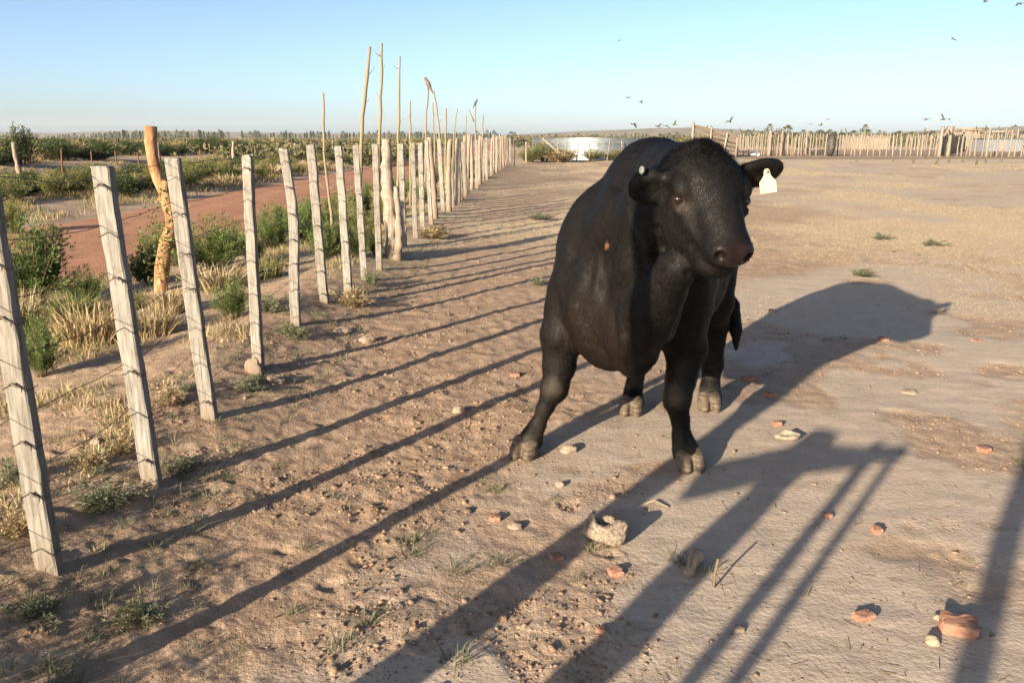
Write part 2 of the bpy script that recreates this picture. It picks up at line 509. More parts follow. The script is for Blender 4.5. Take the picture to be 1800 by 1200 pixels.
for i, (x, y, h, lean, w, bow) in enumerate(POSTS):
    z0 = gz1(x, y)
    round_ = y > 13.5 and _r.random() < 0.6
    if round_:
        zs = np.linspace(-0.1, h, 12)
        me = tube('fence_post', np.stack([lean * zs + 0.02 * np.sin(zs * 2 + i), _r.normal(0, 0.006, 12), zs], 1), np.linspace(w * 0.52, w * 0.42, 12), 8, 0.25, i)
    else:
        w = w * 0.84
        me = board_post(h if y < 13.3 else h - z0, w * _r.uniform(0.94, 1.08), 0.046, 100 + i, bow, (lean, _r.normal(0, 0.012)), _r.uniform(0.84, 1.0))
    if y < 13.3: z0 = 0.0
    p = part('fence_post', me, fence, WOOD_PALE if round_ else WOOD_GREY, (x, y, z0), (0, 0, R(_r.normal(-3, 4))))
    tops[i] = (x, y, z0, lean)
    if y < 13.3:
        for k, wh in enumerate(WIRE_H):
            if wh > h - 0.05: continue
            t = link('wire_tie', tie_me, p, WIRE)
            ph = 0 if not bow else bow * 0.3
            t.location = (lean * wh + ph, 0, wh + _r.normal(0, 0.008))
            if _r.random() < 0.45:
                kn = link('wire_tie', knot_me, p, WIRE); kn.location = t.location
# strainer post: a thick split trunk
zs = np.linspace(-0.15, 1.42, 26)
tx = np.stack([-0.02 * zs + 0.012 * np.sin(zs * 5), 0.01 * np.sin(zs * 4), zs], 1)
rad = 0.080 + 0.010 * np.sin(zs * 3.1) - 0.010 * zs
part('strainer_post', tube('strainer_post', tx, rad, 14, 0.35, 5), fence, WOOD_PALE, (-1.46, 9.78, gz1(-1.46, 9.78)))
tx2 = np.stack([0.05 + 0.03 * np.sin(zs[:22] * 2.6), -0.04 + 0 * zs[:22], zs[:22] * 0.75], 1)
part('strainer_post', tube('strainer_post', tx2, np.linspace(0.06, 0.03, 22), 10, 0.4, 9), fence, WOOD_PALE, (-1.44, 9.76, gz1(-1.46, 9.78)))
# wires hang on the far side of the posts
xs_ = np.array([(-1.47, -4.0), (-1.5, -1.6), (-1.56, 0.336)] + [(p[0], p[1]) for p in POSTS])
for wh in WIRE_H:
    pts = []
    for k in range(len(xs_) - 1):
        a, b = xs_[k], xs_[k + 1]
        za, zb = gz1(*a) + wh, gz1(*b) + wh
        la = POSTS[k - 3][3] * wh if k >= 3 else 0.0
        lb = POSTS[k - 2][3] * wh if k >= 2 else 0.0
        nseg = 6 if a[1] < 14 else 2
        sag = _r.uniform(0.004, 0.03); kink = _r.normal(0, 0.004, nseg)
        for q in range(nseg):
            t = q / nseg
            pts.append((a[0] + la + (b[0] + lb - a[0] - la) * t - 0.034, a[1] + (b[1] - a[1]) * t, za + (zb - za) * t - sag * 4 * t * (1 - t) + (kink[q] if q else 0)))
    pts = np.array(pts)
    me = tube('wire', pts, 0.0016, 4)
    part('wire', me, fence, WIRE, fence.location).location = (1.57, -2.4, 0)

# stout gate posts and stakes of the same fence beside and behind the lens; their long shadows reach the yard
gate = empty('gate_posts', (-1.5, 0.0, 0))
def stake(name, x, y, h, r0, r1, parent, mat, seed, bendx=0.0):
    zs = np.linspace(-0.12, h, 16)
    pts = np.stack([bendx * (zs / h) ** 2 + 0.008 * np.sin(zs * 4 + seed), 0.008 * np.cos(zs * 3 + seed), zs], 1)
    me = tube(name, pts, np.linspace(r0, r1, 16), 10, 0.3, seed)
    return part(name, me, parent, mat, (x, y, gz1(x, y)))
stake('gate_post', -1.56, 0.336, 2.30, 0.078, 0.066, gate, WOOD_PALE, 1)
stake('gate_post', -1.45, -0.25, 1.37, 0.080, 0.074, gate, WOOD_PALE, 2)
stake('gate_stake', -1.37, -0.585, 1.45, 0.030, 0.026, gate, WOOD_PALE, 3)
stake('gate_stake', -1.36, -0.74, 1.44, 0.026, 0.020, gate, WOOD_PALE, 4)
stake('gate_post', -1.40, -1.70, 2.05, 0.056, 0.046, gate, WOOD_PALE, 6)
V, Q, T = tube_path([(-1.78, -0.22, 1.20), (-1.45, -0.25, 1.30), (-1.38, -0.56, 1.41), (-1.22, -0.60, 1.45)], [0.07, 0.07, 0.04, 0.03], 8)
part('gate_rail', mesh_np('gate_rail', V, Q, T), gate, WOOD_PALE, gate.location).location = (1.5, 0, 0)
tag(gate, 'gate posts at the near end of the roadside fence, their shadows crossing the yard', 'gate')
# ================================================================== VEGETATION
def mat_leaf(name, cols, transl=0.25):
    m = NT(name, 0.7, 0.2)
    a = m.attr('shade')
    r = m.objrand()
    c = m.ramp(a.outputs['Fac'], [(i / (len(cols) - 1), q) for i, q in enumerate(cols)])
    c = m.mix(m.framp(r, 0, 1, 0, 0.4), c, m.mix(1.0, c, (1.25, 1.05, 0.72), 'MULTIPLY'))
    m.col(c)
    tr = m.new('ShaderNodeBsdfTranslucent'); m.L(c, tr.inputs['Color'])
    mx = m.new('ShaderNodeMixShader'); mx.inputs[0].default_value = transl
    m.L(m.b.outputs[0], mx.inputs[1]); m.L(tr.outputs[0], mx.inputs[2]); m.L(mx.outputs[0], m.out.inputs[0])
    return m.m
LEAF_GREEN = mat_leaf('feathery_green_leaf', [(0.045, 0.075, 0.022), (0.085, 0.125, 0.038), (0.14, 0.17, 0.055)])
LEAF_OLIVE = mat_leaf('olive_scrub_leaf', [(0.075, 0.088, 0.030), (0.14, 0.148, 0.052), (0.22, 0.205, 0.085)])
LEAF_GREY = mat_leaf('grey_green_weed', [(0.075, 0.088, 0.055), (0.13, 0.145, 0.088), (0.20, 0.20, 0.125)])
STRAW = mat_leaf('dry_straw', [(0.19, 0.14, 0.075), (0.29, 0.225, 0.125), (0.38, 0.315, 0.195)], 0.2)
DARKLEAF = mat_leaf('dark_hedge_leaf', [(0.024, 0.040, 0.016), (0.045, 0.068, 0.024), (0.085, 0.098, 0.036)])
m = NT('twig_bark', 0.9, 0.1); m.col((0.14, 0.10, 0.065)); TWIG = m.m

def leaf_tris(P, D, L, W, r):
    """slim leaf quads at P along D"""
    n = len(P)
    D = D / (np.linalg.norm(D, axis=1)[:, None] + 1e-9)
    S = np.cross(D, r.normal(0, 1, (n, 3))); S /= np.linalg.norm(S, axis=1)[:, None] + 1e-9
    L = np.broadcast_to(L, (n,))[:, None]; W = np.broadcast_to(W, (n,))[:, None]
    V = np.stack([P, P + D * L * 0.5 + S * W, P + D * L, P + D * L * 0.5 - S * W], 1).reshape(-1, 3)
    return V, np.arange(4 * n).reshape(-1, 4)

def make_shrub(kind, seed, nleaf=3600):
    """unit shrub: about 1 m wide and 1 m high; returns foliage and stem meshes"""
    r = np.random.default_rng(seed)
    nb = {'green': 70, 'olive': 60, 'hedge': 60, 'weed': 26}[kind]
    P, D, S = [], [], []
    tubes = []
    per = nleaf // nb
    for b in range(nb):
        az = r.uniform(0, 6.283); out = r.uniform(0.05, 0.52) ** 1.0; hgt = r.uniform(0.45, 1.0) * (1.08 - 0.75 * out)
        if kind == 'weed': hgt *= 0.9
        p0 = np.array([0.05 * math.cos(az), 0.05 * math.sin(az), 0.0]); p3 = np.array([out * math.cos(az), out * math.sin(az), hgt])
        p1 = p0 + np.array([0.10 * math.cos(az), 0.10 * math.sin(az), hgt * 0.5])
        def bez(t):
            t = np.asarray(t)[:, None]
            return p0 * (1 - t) ** 2 + 2 * p1 * t * (1 - t) + p3 * t ** 2
        if b % 3 == 0:
            tubes.append((bez(np.linspace(0, 0.85, 5)), np.linspace(0.010, 0.004, 5)))
        t = r.uniform(0.22, 1.0, per) ** 0.8
        q = bez(t)
        tang = bez(np.minimum(t + 0.05, 1.05)) - bez(t - 0.05)
        tang /= np.linalg.norm(tang, axis=1)[:, None] + 1e-9
        side = r.normal(0, 1, (per, 3)); side /= np.linalg.norm(side, axis=1)[:, None]
        spread = {'green': 0.085, 'olive': 0.10, 'hedge': 0.12, 'weed': 0.06}[kind] * (1.15 - 0.6 * t)
        P.append(q + side * (spread * r.uniform(0, 1, per) ** 0.6)[:, None])
        D.append(tang * r.uniform(0.5, 1.2, per)[:, None] + side * 0.7)
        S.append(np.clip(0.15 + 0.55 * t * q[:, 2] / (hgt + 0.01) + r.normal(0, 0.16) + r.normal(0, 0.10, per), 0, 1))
    P = np.concatenate(P); D = np.concatenate(D); S = np.concatenate(S)
    P[:, 2] = np.maximum(P[:, 2], 0.01)
    L = {'green': (0.030, 0.065), 'olive': (0.022, 0.048), 'hedge': (0.035, 0.075), 'weed': (0.05, 0.11)}[kind]
    ln = r.uniform(*L, len(P)); W = ln * {'green': 0.10, 'olive': 0.20, 'hedge': 0.22, 'weed': 0.13}[kind]
    V, Q = leaf_tris(P, D, ln, W, r)
    me = mesh_np('foliage', V, Q, smooth=False)
    add_attr(me, 'shade', np.repeat(S, 4))
    VV, QQ, o = [], [], 0
    for pts, rd in tubes:
        v, q_, _ = tube_path(pts, rd, 4, cap=False)
        VV.append(v); QQ.append(q_ + o); o += len(v)
    st = mesh_np('stem', np.concatenate(VV), np.concatenate(QQ))
    return me, st

def make_grass(seed, n=260, spread=0.30, hmin=0.35, hmax=1.0, wid=0.012, bend=0.35, seedhead=True):
    """unit tuft of blades about 1 m high"""
    r = np.random.default_rng(seed)
    az = r.uniform(0, 6.283, n); rr = spread * np.sqrt(r.uniform(0, 1, n))
    B = np.stack([rr * np.cos(az), rr * np.sin(az), np.zeros(n)], 1)
    H = r.uniform(hmin, hmax, n)
    a2 = az + r.normal(0, 0.8, n); out = np.abs(r.normal(0, bend, n)) * H
    Tm = B + np.stack([out * 0.35 * np.cos(a2), out * 0.35 * np.sin(a2), H * 0.6], 1)
    Tp = B + np.stack([out * np.cos(a2), out * np.sin(a2), H * (1 - 0.25 * np.minimum(out / H, 1))], 1)
    a3 = r.uniform(0, 6.283, n); s = np.stack([np.cos(a3), np.sin(a3), 0 * a3], 1) * (wid * r.uniform(0.5, 1.2, n))[:, None]
    V = np.stack([B - s, B + s, Tm + s * 0.7, Tm - s * 0.7, Tp], 1).reshape(-1, 3)
    k = np.arange(n)[:, None] * 5
    Q = k + np.array([[0, 1, 2, 3]]); T = k + np.array([[3, 2, 4]])
    me = mesh_np('blades', V, Q, T, smooth=False)
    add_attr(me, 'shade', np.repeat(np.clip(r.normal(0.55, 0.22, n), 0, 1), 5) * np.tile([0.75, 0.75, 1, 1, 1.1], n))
    return me

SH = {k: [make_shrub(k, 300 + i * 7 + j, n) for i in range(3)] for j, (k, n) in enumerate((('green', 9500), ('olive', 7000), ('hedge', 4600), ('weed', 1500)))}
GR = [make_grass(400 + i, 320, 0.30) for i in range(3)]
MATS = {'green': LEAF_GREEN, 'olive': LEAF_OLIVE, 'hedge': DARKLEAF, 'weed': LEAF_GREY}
_r = np.random.default_rng(33)
def shrub(kind, x, y, w, h, label=None, group=None, name=None, mat=None, cat='shrub'):
    me, st = SH[kind][_r.integers(3)]
    o = empty(name or 'shrub', (x, y, gz1(x, y) - 0.02), _r.uniform(0, 6.28))
    o.scale = (w, w * _r.uniform(0.85, 1.15), h)
    f = link('foliage', me, o)
    if not me.materials: me.materials.append(MATS[kind])
    if mat is not None:
        f.material_slots[0].link = 'OBJECT'; f.material_slots[0].material = mat
    s = link('stem', st, o, TWIG)
    tag(o, label, cat, group)
    return o
def tuft(x, y, w, h, label, group=None, mat=None, name='grass_tuft', cat='grass'):
    me = GR[_r.integers(3)]
    o = link(name, me, None, STRAW)
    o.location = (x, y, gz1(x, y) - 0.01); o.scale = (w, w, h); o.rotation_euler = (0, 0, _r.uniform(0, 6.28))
    if mat is not None:
        o.material_slots[0].link = 'OBJECT'; o.material_slots[0].material = mat
    tag(o, label, cat, group)
    return o
def px_shrub(kind, px, py, wpx, hpx, label, group=None, mat=None, name=None):
    """base pixel and size in photo pixels"""
    x, y = ground_at(px, py, -0.05)
    s = y / 1395.0
    return shrub(kind, x, y, wpx * s, hpx * s, label, group, name, mat)
def px_tuft(px, py, wpx, hpx, label, group=None, mat=None):
    x, y = ground_at(px, py, -0.05)
    s = y / 1395.0
    return tuft(x, y, wpx * s / 0.75, hpx * s * 0.72, label, group, mat)

# between fence and road, near to far
px_shrub('green', 62, 520, 190, 165, 'big bushy green shrub by the road left of the leaning second post')
px_shrub('olive', 20, 400, 70, 75, 'small olive shrub at the left edge above the big green shrub')
px_shrub('green', 150, 520, 90, 70, 'green shrub between the big green shrub and the leaning second post')
px_shrub('green', 25, 600, 90, 95, 'leafy green weed at the left edge below the big green shrub')
px_shrub('olive', 330, 470, 70, 60, 'olive shrub right of the orange live stake')
px_shrub('green', 445, 470, 60, 60, 'small green shrub behind the fourth post')
px_shrub('green', 75, 672, 125, 125, 'dark green leafy weed behind the nearest post', mat=LEAF_GREEN)
px_tuft(30, 560, 90, 120, 'dry yellow grass under the big green shrub at the left edge')
px_tuft(160, 610, 120, 120, 'tan dry grass clump left of the leaning second post')
px_tuft(128, 560, 80, 90, 'straw coloured grass between big green shrub and leaning second post', mat=LEAF_OLIVE)
px_shrub('hedge', 262, 492, 70, 75, 'dark shrub at the foot of the orange live stake')
px_tuft(270, 600, 95, 95, 'tall tan grass between the second and third posts')
px_tuft(300, 560, 70, 80, 'tan grass behind the third post')
px_tuft(235, 545, 60, 60, 'small pale grass clump behind the second post', mat=LEAF_OLIVE)
px_shrub('green', 385, 478, 120, 105, 'feathery green shrub between the third and fourth posts')
px_tuft(385, 515, 110, 70, 'wide dry grass below the feathery green shrub')
px_shrub('green', 415, 585, 85, 82, 'low green weed beside the fourth post', name='weed')
px_shrub('weed', 470, 585, 70, 50, 'dark green weed between the fourth and fifth posts', name='weed')
px_tuft(470, 500, 60, 70, 'yellow weed behind the fifth post', mat=LEAF_OLIVE)
px_shrub('green', 480, 440, 90, 85, 'green shrub behind the fifth post')
px_shrub('green', 572, 482, 75, 90, 'green shrub behind the sixth post')
px_shrub('green', 600, 480, 60, 85, 'dense green shrub between the sixth and seventh posts', mat=DARKLEAF)
px_shrub('green', 632, 478, 60, 80, 'green shrub behind the eighth post')
px_shrub('olive', 660, 468, 45, 70, 'olive shrub left of the thick trunk post')
px_shrub('green', 520, 420, 70, 75, 'green shrub near the road behind the fifth and sixth posts')
px_shrub('green', 545, 400, 60, 60, 'green shrub at the foot of the curved live pole')
px_shrub('olive', 610, 395, 60, 70, 'olive shrub beyond the seventh post')
px_shrub('green', 640, 390, 55, 70, 'green shrub beyond the eighth post')
for (px, py, w, h) in ((505, 605, 50, 28), (505, 600, 34, 22), (650, 512, 52, 40), (445, 690, 60, 24), (330, 720, 50, 30), (180, 850, 60, 30), (500, 680, 34, 20)):
    x, y = ground_at(px, py)
    shrub('weed', x, y, w * y / 1395, h * y / 1395, 'low grey green weed growing at the foot of the roadside fence', 'low weeds along the fence foot', 'weed', cat='weed')
FARGRASS = {'strip': [], 'road': [], 'bank': []}
for (px, py, w, h, mt, lab) in ((190, 905, 150, 62, None, 'grey green weed patch right of the nearest post'), (40, 985, 120, 80, STRAW, 'straw weed left of the foot of the nearest post'), (235, 1100, 130, 55, None, 'weed patch in the bottom left corner right of the nearest post'), (70, 1110, 150, 60, None, 'shaded weed below the foot of the nearest post'),
                            (30, 870, 110, 70, None, 'green weed at the left edge beside the nearest post'), (320, 835, 90, 45, None, 'low weed right of the foot of the second post'), (165, 840, 80, 50, STRAW, 'brown dead weed left of the foot of the second post'), (215, 815, 70, 60, STRAW, 'dead straw weed touching the second post'), (440, 700, 90, 34, None, 'low weed at the foot of the fourth post'),
                            (300, 740, 80, 50, STRAW, 'dry weed at the foot of the third post'), (620, 545, 100, 40, STRAW, 'brown weeds around the foot of the seventh post'), (520, 610, 70, 36, None, 'low weed at the foot of the fifth post'), (760, 420, 90, 30, STRAW, 'dry weeds at the fence foot beyond the thick trunk post'), (350, 1000, 60, 28, None, 'small weed on the trampled soil right of the nearest post')):
    x, y = ground_at(px, py)
    shrub('weed', x, y, w * y / 1395, h * y / 1395, lab, None, 'weed', mt, 'weed')
# strip between fence and road farther on
for y in np.arange(10.5, 46, 0.85):
    for k in range(2):
        off = _r.uniform(0.6, 3.2); x = float(fence_x(y)) - off; yy = y + _r.uniform(-0.4, 0.4)
        if _r.random() < 0.55:
            shrub('green' if _r.random() < 0.6 else 'olive', x, yy, _r.uniform(0.5, 0.9), _r.uniform(0.35, 0.62), 'one of the green shrubs crowding the far strip between fence and road', 'shrubs in the far strip between fence and road')
        else:
            FARGRASS['strip'].append((x, yy, _r.uniform(0.5, 0.9), _r.uniform(0.25, 0.5)))
# far side of the road
far_specs = [('olive', 20, 358, 90, 60), ('olive', 100, 348, 80, 52), ('olive', 140, 346, 60, 52), ('olive', 200, 340, 70, 50), ('hedge', 225, 346, 70, 46),
             ('olive', 330, 330, 80, 56), ('olive', 270, 330, 60, 44), ('hedge', 300, 334, 60, 40), ('olive', 365, 320, 60, 40), ('olive', 395, 316, 60, 34)]
words = ['first', 'second', 'third', 'fourth', 'fifth', 'sixth', 'seventh', 'eighth', 'ninth', 'tenth']
for i, (k, px, py, w, h) in enumerate(sorted(far_specs, key=lambda q: q[1])):
    px_shrub(k, px, py, w, h, words[i] + ' shrub from the left edge along the far side of the red road', 'shrubs along the far roadside')
for (px, py, w, h, word) in ((245, 335, 90, 42, 'beside the orange live stake'), (405, 322, 60, 30, 'behind the fourth post'), (470, 308, 80, 30, 'right of the fourth post'), (170, 345, 60, 22, 'left of the second post')):
    px_tuft(px, py, w, h, 'pale dry grass across the red road ' + word)
for y in np.arange(24, 78, 1.25):
    for k in range(3):
        x = float(fence_x(min(y, 46))) - _r.uniform(8.6, 13.0); yy = y + _r.uniform(-0.6, 0.6)
        q = _r.random()
        if q < 0.62:
            shrub('olive' if q < 0.4 else 'hedge', x, yy, _r.uniform(0.8, 1.5), _r.uniform(0.45, 0.85), 'one of the scrub bushes beyond the far stretch of red road', 'scrub beyond the far stretch of road')
        else:
            FARGRASS['road'].append((x, yy, _r.uniform(1.0, 1.8), _r.uniform(0.35, 0.6)))
for i in range(44):
    y = _r.uniform(12, 34); x = float(fence_x(y)) - _r.uniform(10.5, 14.5)
    shrub('olive' if _r.random() < 0.5 else 'hedge', x, y, _r.uniform(0.7, 1.5), _r.uniform(0.35, 0.7), 'one of the low bushes at the foot of the bank across the red road', 'bushes at the foot of the bank')
# hedge on the bank
for i in range(185):
    y = _r.uniform(17, 85); off = _r.uniform(15.5, 24) + 0.06 * y
    x = float(fence_x(min(y, 46))) - off
    if abs(math.degrees(math.atan2(x, y))) > 40: continue
    if _r.random() < 0.72:
        shrub('hedge', x, y, _r.uniform(1.5, 2.6), _r.uniform(0.55, 1.0), 'one of the dark bushes of the hedge on the bank left of the road', 'bushes of the hedge on the bank')
    else:
        FARGRASS['bank'].append((x, y, _r.uniform(1.6, 2.6), _r.uniform(0.7, 1.05)))
sx, sy = ground_at(40, 290)
shrub('hedge', at(36, 260, 30)[0], 30, 1.3, 1.45, 'tallest dark bush poking above the hedge at the left edge')

def grass_mass(spots, label, seed):
    r = np.random.default_rng(seed)
    src = make_grass(seed, 150, 0.34, 0.35, 1.0, 0.011)
    v0 = np.empty(len(src.vertices) * 3, np.float32); src.vertices.foreach_get('co', v0); v0 = v0.reshape(-1, 3)
    bpy.data.meshes.remove(src)
    k = np.arange(150)[:, None] * 5
    Qb = k + np.array([[0, 1, 2, 3]]); Tb = k + np.array([[3, 2, 4]])
    VV, QQ, TT, SS = [], [], [], []
    for i, (x, y, w, h) in enumerate(spots):
        a = r.uniform(0, 6.28); ca, sa = math.cos(a), math.sin(a)
        v = v0 * np.array([w, w, h])
        VV.append(np.stack([v[:, 0] * ca - v[:, 1] * sa + x, v[:, 0] * sa + v[:, 1] * ca + y, v[:, 2] + gz1(x, y) - 0.02], 1))
        QQ.append(Qb + i * len(v0)); TT.append(Tb + i * len(v0)); SS.append(np.clip(r.normal(0.5, 0.2) + r.normal(0, 0.15, len(v0)), 0, 1))
    me = mesh_np('dry_grass', np.concatenate(VV), np.concatenate(QQ), np.concatenate(TT), smooth=False)
    add_attr(me, 'shade', np.concatenate(SS))
    tag(link('dry_grass', me, None, STRAW), label, 'grass', kind='stuff')
grass_mass(FARGRASS['strip'], 'dry grass among the shrubs between fence and road', 601)
grass_mass(FARGRASS['road'], 'pale dry grass among the scrub beyond the red road', 602)
grass_mass(FARGRASS['bank'], 'ochre dry grass among the dark bushes on the bank', 603)

# scrub covering the flat land behind as one mass
def scrub_field(n, seed, sampler, size, kindcol):
    r = np.random.default_rng(seed)
    X, Y, W, H = sampler(r, n)
    nf = 34
    c = np.repeat(np.stack([X, Y, np.zeros(n)], 1), nf, 0)
    d = r.normal(0, 1, (n * nf, 3)); d /= np.linalg.norm(d, axis=1)[:, None]
    rad = r.uniform(0.4, 1.0, n * nf)
    P = c + d * rad[:, None] * np.stack([np.repeat(W, nf), np.repeat(W, nf), np.repeat(H, nf)], 1) * 0.5
    P[:, 2] += np.repeat(H, nf) * 0.45
    P[:, 2] = np.maximum(P[:, 2], 0.02)
    ln = np.repeat(np.minimum(W, H), nf) * r.uniform(0.16, 0.36, n * nf)
    V, Q = leaf_tris(P, r.normal(0, 1, (n * nf, 3)), ln, ln * 0.30, r)
    me = mesh_np('scrub', V, Q, smooth=False)
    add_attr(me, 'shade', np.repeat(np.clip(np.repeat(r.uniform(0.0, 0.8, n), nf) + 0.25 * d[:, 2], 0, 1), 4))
    return me
def samp_left(r, n):
    Y = 45 * (9.0 ** r.uniform(0, 1, n)); A = r.uniform(-0.72, -0.02, n)
    X = A * Y - 6
    return X, Y, r.uniform(1.0, 2.6, n), r.uniform(0.5, 1.3, n)
SCRUB = mat_leaf('plain_scrub', [(0.050, 0.058, 0.028), (0.095, 0.098, 0.048), (0.17, 0.145, 0.080)])
tag(link('scrub', scrub_field(5200, 61, samp_left, 1, 0), None, SCRUB), 'low olive scrub covering the flat land beyond the road', 'scrub', kind='stuff')
def samp_right(r, n):
    Y = r.uniform(110, 420, n); X = Y * r.uniform(0.0, 0.85, n)
    return X, Y, r.uniform(1.5, 3.6, n), r.uniform(0.7, 2.0, n)
tag(link('scrub', scrub_field(3600, 62, samp_right, 1, 0), None, SCRUB), 'grey green scrub on the plain behind the corral', 'scrub', kind='stuff')

# small weeds, straw and clods on the yard floor
def floor_weeds():
    r = np.random.default_rng(71)
    VV, QQ, TT, SS, o = [], [], [], [], 0
    base = [make_grass(500 + i, 22, 0.45, 0.25, 1.0, 0.03, 1.3) for i in range(5)]
    data = []
    for b in base:
        v = np.empty(len(b.vertices) * 3, np.float32); b.vertices.foreach_get('co', v); data.append(v.reshape(-1, 3))
        bpy.data.meshes.remove(b)
    k = np.arange(22)[:, None] * 5
    Qb = k + np.array([[0, 1, 2, 3]]); Tb = k + np.array([[3, 2, 4]])
    spots = []
    for _ in range(520):                                   # beside the fence
        y = 1.7 + 10 * r.random() ** 1.4; x = float(fence_x(y)) + r.normal(0.10, 0.40)
        spots.append((x, y, r.uniform(0.02, 0.07) * (1 if x < fence_x(y) + 0.5 else 0.6)))
    for _ in range(200):                                   # thin over the yard
        y = 1.9 + 14 * r.random() ** 1.6; x = r.uniform(-1.2, 0.65 * y + 0.5)
        if soil_mask(np.array([x]), np.array([y]))[0] > r.uniform(0, 0.9): spots.append((x, y, r.uniform(0.025, 0.06)))
    for px, py in ((520, 1075), (800, 1160), (605, 1140), (655, 1090), (880, 985), (735, 950), (1035, 968), (1025, 1015), (800, 1000), (720, 970), (540, 960), (870, 862), (1250, 1000), (1205, 990)):
        x, y = ground_at(px, py); spots += [(x + r.normal(0, 0.012), y + r.normal(0, 0.012), r.uniform(0.04, 0.075)) for _ in range(2)]
    for x, y, h in spots:
        v = data[r.integers(5)] * np.array([h * 1.1, h * 1.1, h]); a = r.uniform(0, 6.28); ca, sa = math.cos(a), math.sin(a)
        v = np.stack([v[:, 0] * ca - v[:, 1] * sa + x, v[:, 0] * sa + v[:, 1] * ca + y, v[:, 2]], 1)
        VV.append(v); QQ.append(Qb + o); TT.append(Tb + o); SS.append(np.full(len(v), np.clip(r.normal(0.5, 0.25), 0, 1))); o += len(v)
    V = np.concatenate(VV)
    ctr = np.repeat(np.array([[s_[0], s_[1]] for s_ in spots]), len(data[0]), 0)
    V[:, 2] += gz(ctr[:, 0], ctr[:, 1]) - 0.004
    me = mesh_np('small_weeds', V, np.concatenate(QQ), np.concatenate(TT), smooth=False)
    add_attr(me, 'shade', np.concatenate(SS))
    return me
tag(link('small_weeds', floor_weeds(), None, LEAF_GREY), 'small grey green weeds sprouting from the trampled earth', 'weeds', kind='stuff')

def dry_blades(n, seed):
    r = np.random.default_rng(seed)
    Y = 6.5 * (7.0 ** r.uniform(0, 1, n)); X = r.uniform(-1.2, 0.72 * Y, n)
    keep = fbm2(X * 0.55, Y * 0.30, 5, 71) + r.normal(0, 0.05, n) > 0.53
    X, Y = X[keep], Y[keep]; n = len(X)
    B = np.stack([X, Y, gz(X, Y) - 0.003], 1)
    H = r.uniform(0.008, 0.026, n) * (1 + Y / 30); a = r.uniform(0, 6.28, n); b = r.uniform(0, 6.28, n)
    s = np.stack([np.cos(b), np.sin(b), 0 * b], 1) * (0.0016 + Y * 0.00016)[:, None]
    T = B + np.stack([H * 1.6 * np.cos(a), H * 1.6 * np.sin(a), H], 1)
    V = np.stack([B - s, B + s, T], 1).reshape(-1, 3)
    me = mesh_np('dry_grass', V, None, np.arange(3 * n).reshape(-1, 3), smooth=False)
    add_attr(me, 'shade', np.repeat(r.uniform(0.2, 1, n), 3))
    return me
DULL = mat_leaf('trampled_straw', [(0.24, 0.18, 0.115), (0.32, 0.25, 0.165), (0.35, 0.295, 0.19)], 0.1)
tag(link('dry_grass', dry_blades(90000, 72), None, DULL), 'short dry grass scattered over the far yard', 'grass', kind='stuff')
for px, py, w, h, wd in ((1550, 421, 42, 14, 'nearest the corral side'), (1640, 432, 48, 14, 'right of the ear tag'), (1515, 484, 66, 16, 'just above the head shadow'), (945, 500, 44, 16, 'left of the bull'), (945, 388, 60, 12, 'far left of the bull by the fence shadows')):
    x, y = ground_at(px, py)
    shrub('weed', x, y, w * y / 1395, h * 1.3 * y / 1395, 'low green weed patch on the yard ' + wd, None, 'weed', cat='weed')

def clods():
    r = np.random.default_rng(81)
    ph = (1 + 5 ** 0.5) / 2
    ico = np.array([(-1, ph, 0), (1, ph, 0), (-1, -ph, 0), (1, -ph, 0), (0, -1, ph), (0, 1, ph), (0, -1, -ph), (0, 1, -ph), (ph, 0, -1), (ph, 0, 1), (-ph, 0, -1), (-ph, 0, 1)]) / 1.9
    fi = np.array([(0, 11, 5), (0, 5, 1), (0, 1, 7), (0, 7, 10), (0, 10, 11), (1, 5, 9), (5, 11, 4), (11, 10, 2), (10, 7, 6), (7, 1, 8), (3, 9, 4), (3, 4, 2), (3, 2, 6), (3, 6, 8), (3, 8, 9), (4, 9, 5), (2, 4, 11), (6, 2, 10), (8, 6, 7), (9, 8, 1)])
    n0 = 95000
    Y = 1.6 + 11 * r.random(n0) ** 1.7; X = r.uniform(-2.2, 0.72 * Y + 0.6, n0)
    s = soil_mask(X, Y)
    cl = sstep(0.42, 0.62, fbm2(X * 2.2, Y * 2.2, 3, 83))
    keep = r.random(n0) < (0.03 + 0.97 * s * cl)
    X, Y, s = X[keep], Y[keep], s[keep]
    n = len(X)
    size = np.clip(r.lognormal(-5.40, 0.55, n), 0.002, 0.026)
    M = r.normal(0, 1, (n, 3, 3)); M, _ = np.linalg.qr(M)
    V = ico[None] * (1 + r.normal(0, 0.22, (n, 12, 1))) * np.array([1.0, 0.8, 0.62])[None, None]
    V = np.einsum('nij,nkj->nki', M, V) * size[:, None, None]
    V[:, :, 2] *= 0.62
    V += np.stack([X, Y, gz(X, Y) + size * 0.08], 1)[:, None, :]
    Fc = (np.arange(n)[:, None, None] * 12 + fi[None]).reshape(-1, 3)
    me = mesh_np('dirt_clods', V.reshape(-1, 3), None, Fc, smooth=False)
    add_attr(me, 'soil', np.ones(n * 12)); z = np.zeros(n * 12)
    for k in ('dry', 'verge'): add_attr(me, k, z)
    add_attr(me, 'dung', z + np.repeat(r.uniform(0.15, 0.6, n), 12))
    print('CLODS', n)
    return me
tag(link('dirt_clods', clods(), None, EARTH), 'crumbs and clods of dry earth on the trampled ground', 'clods', kind='stuff')

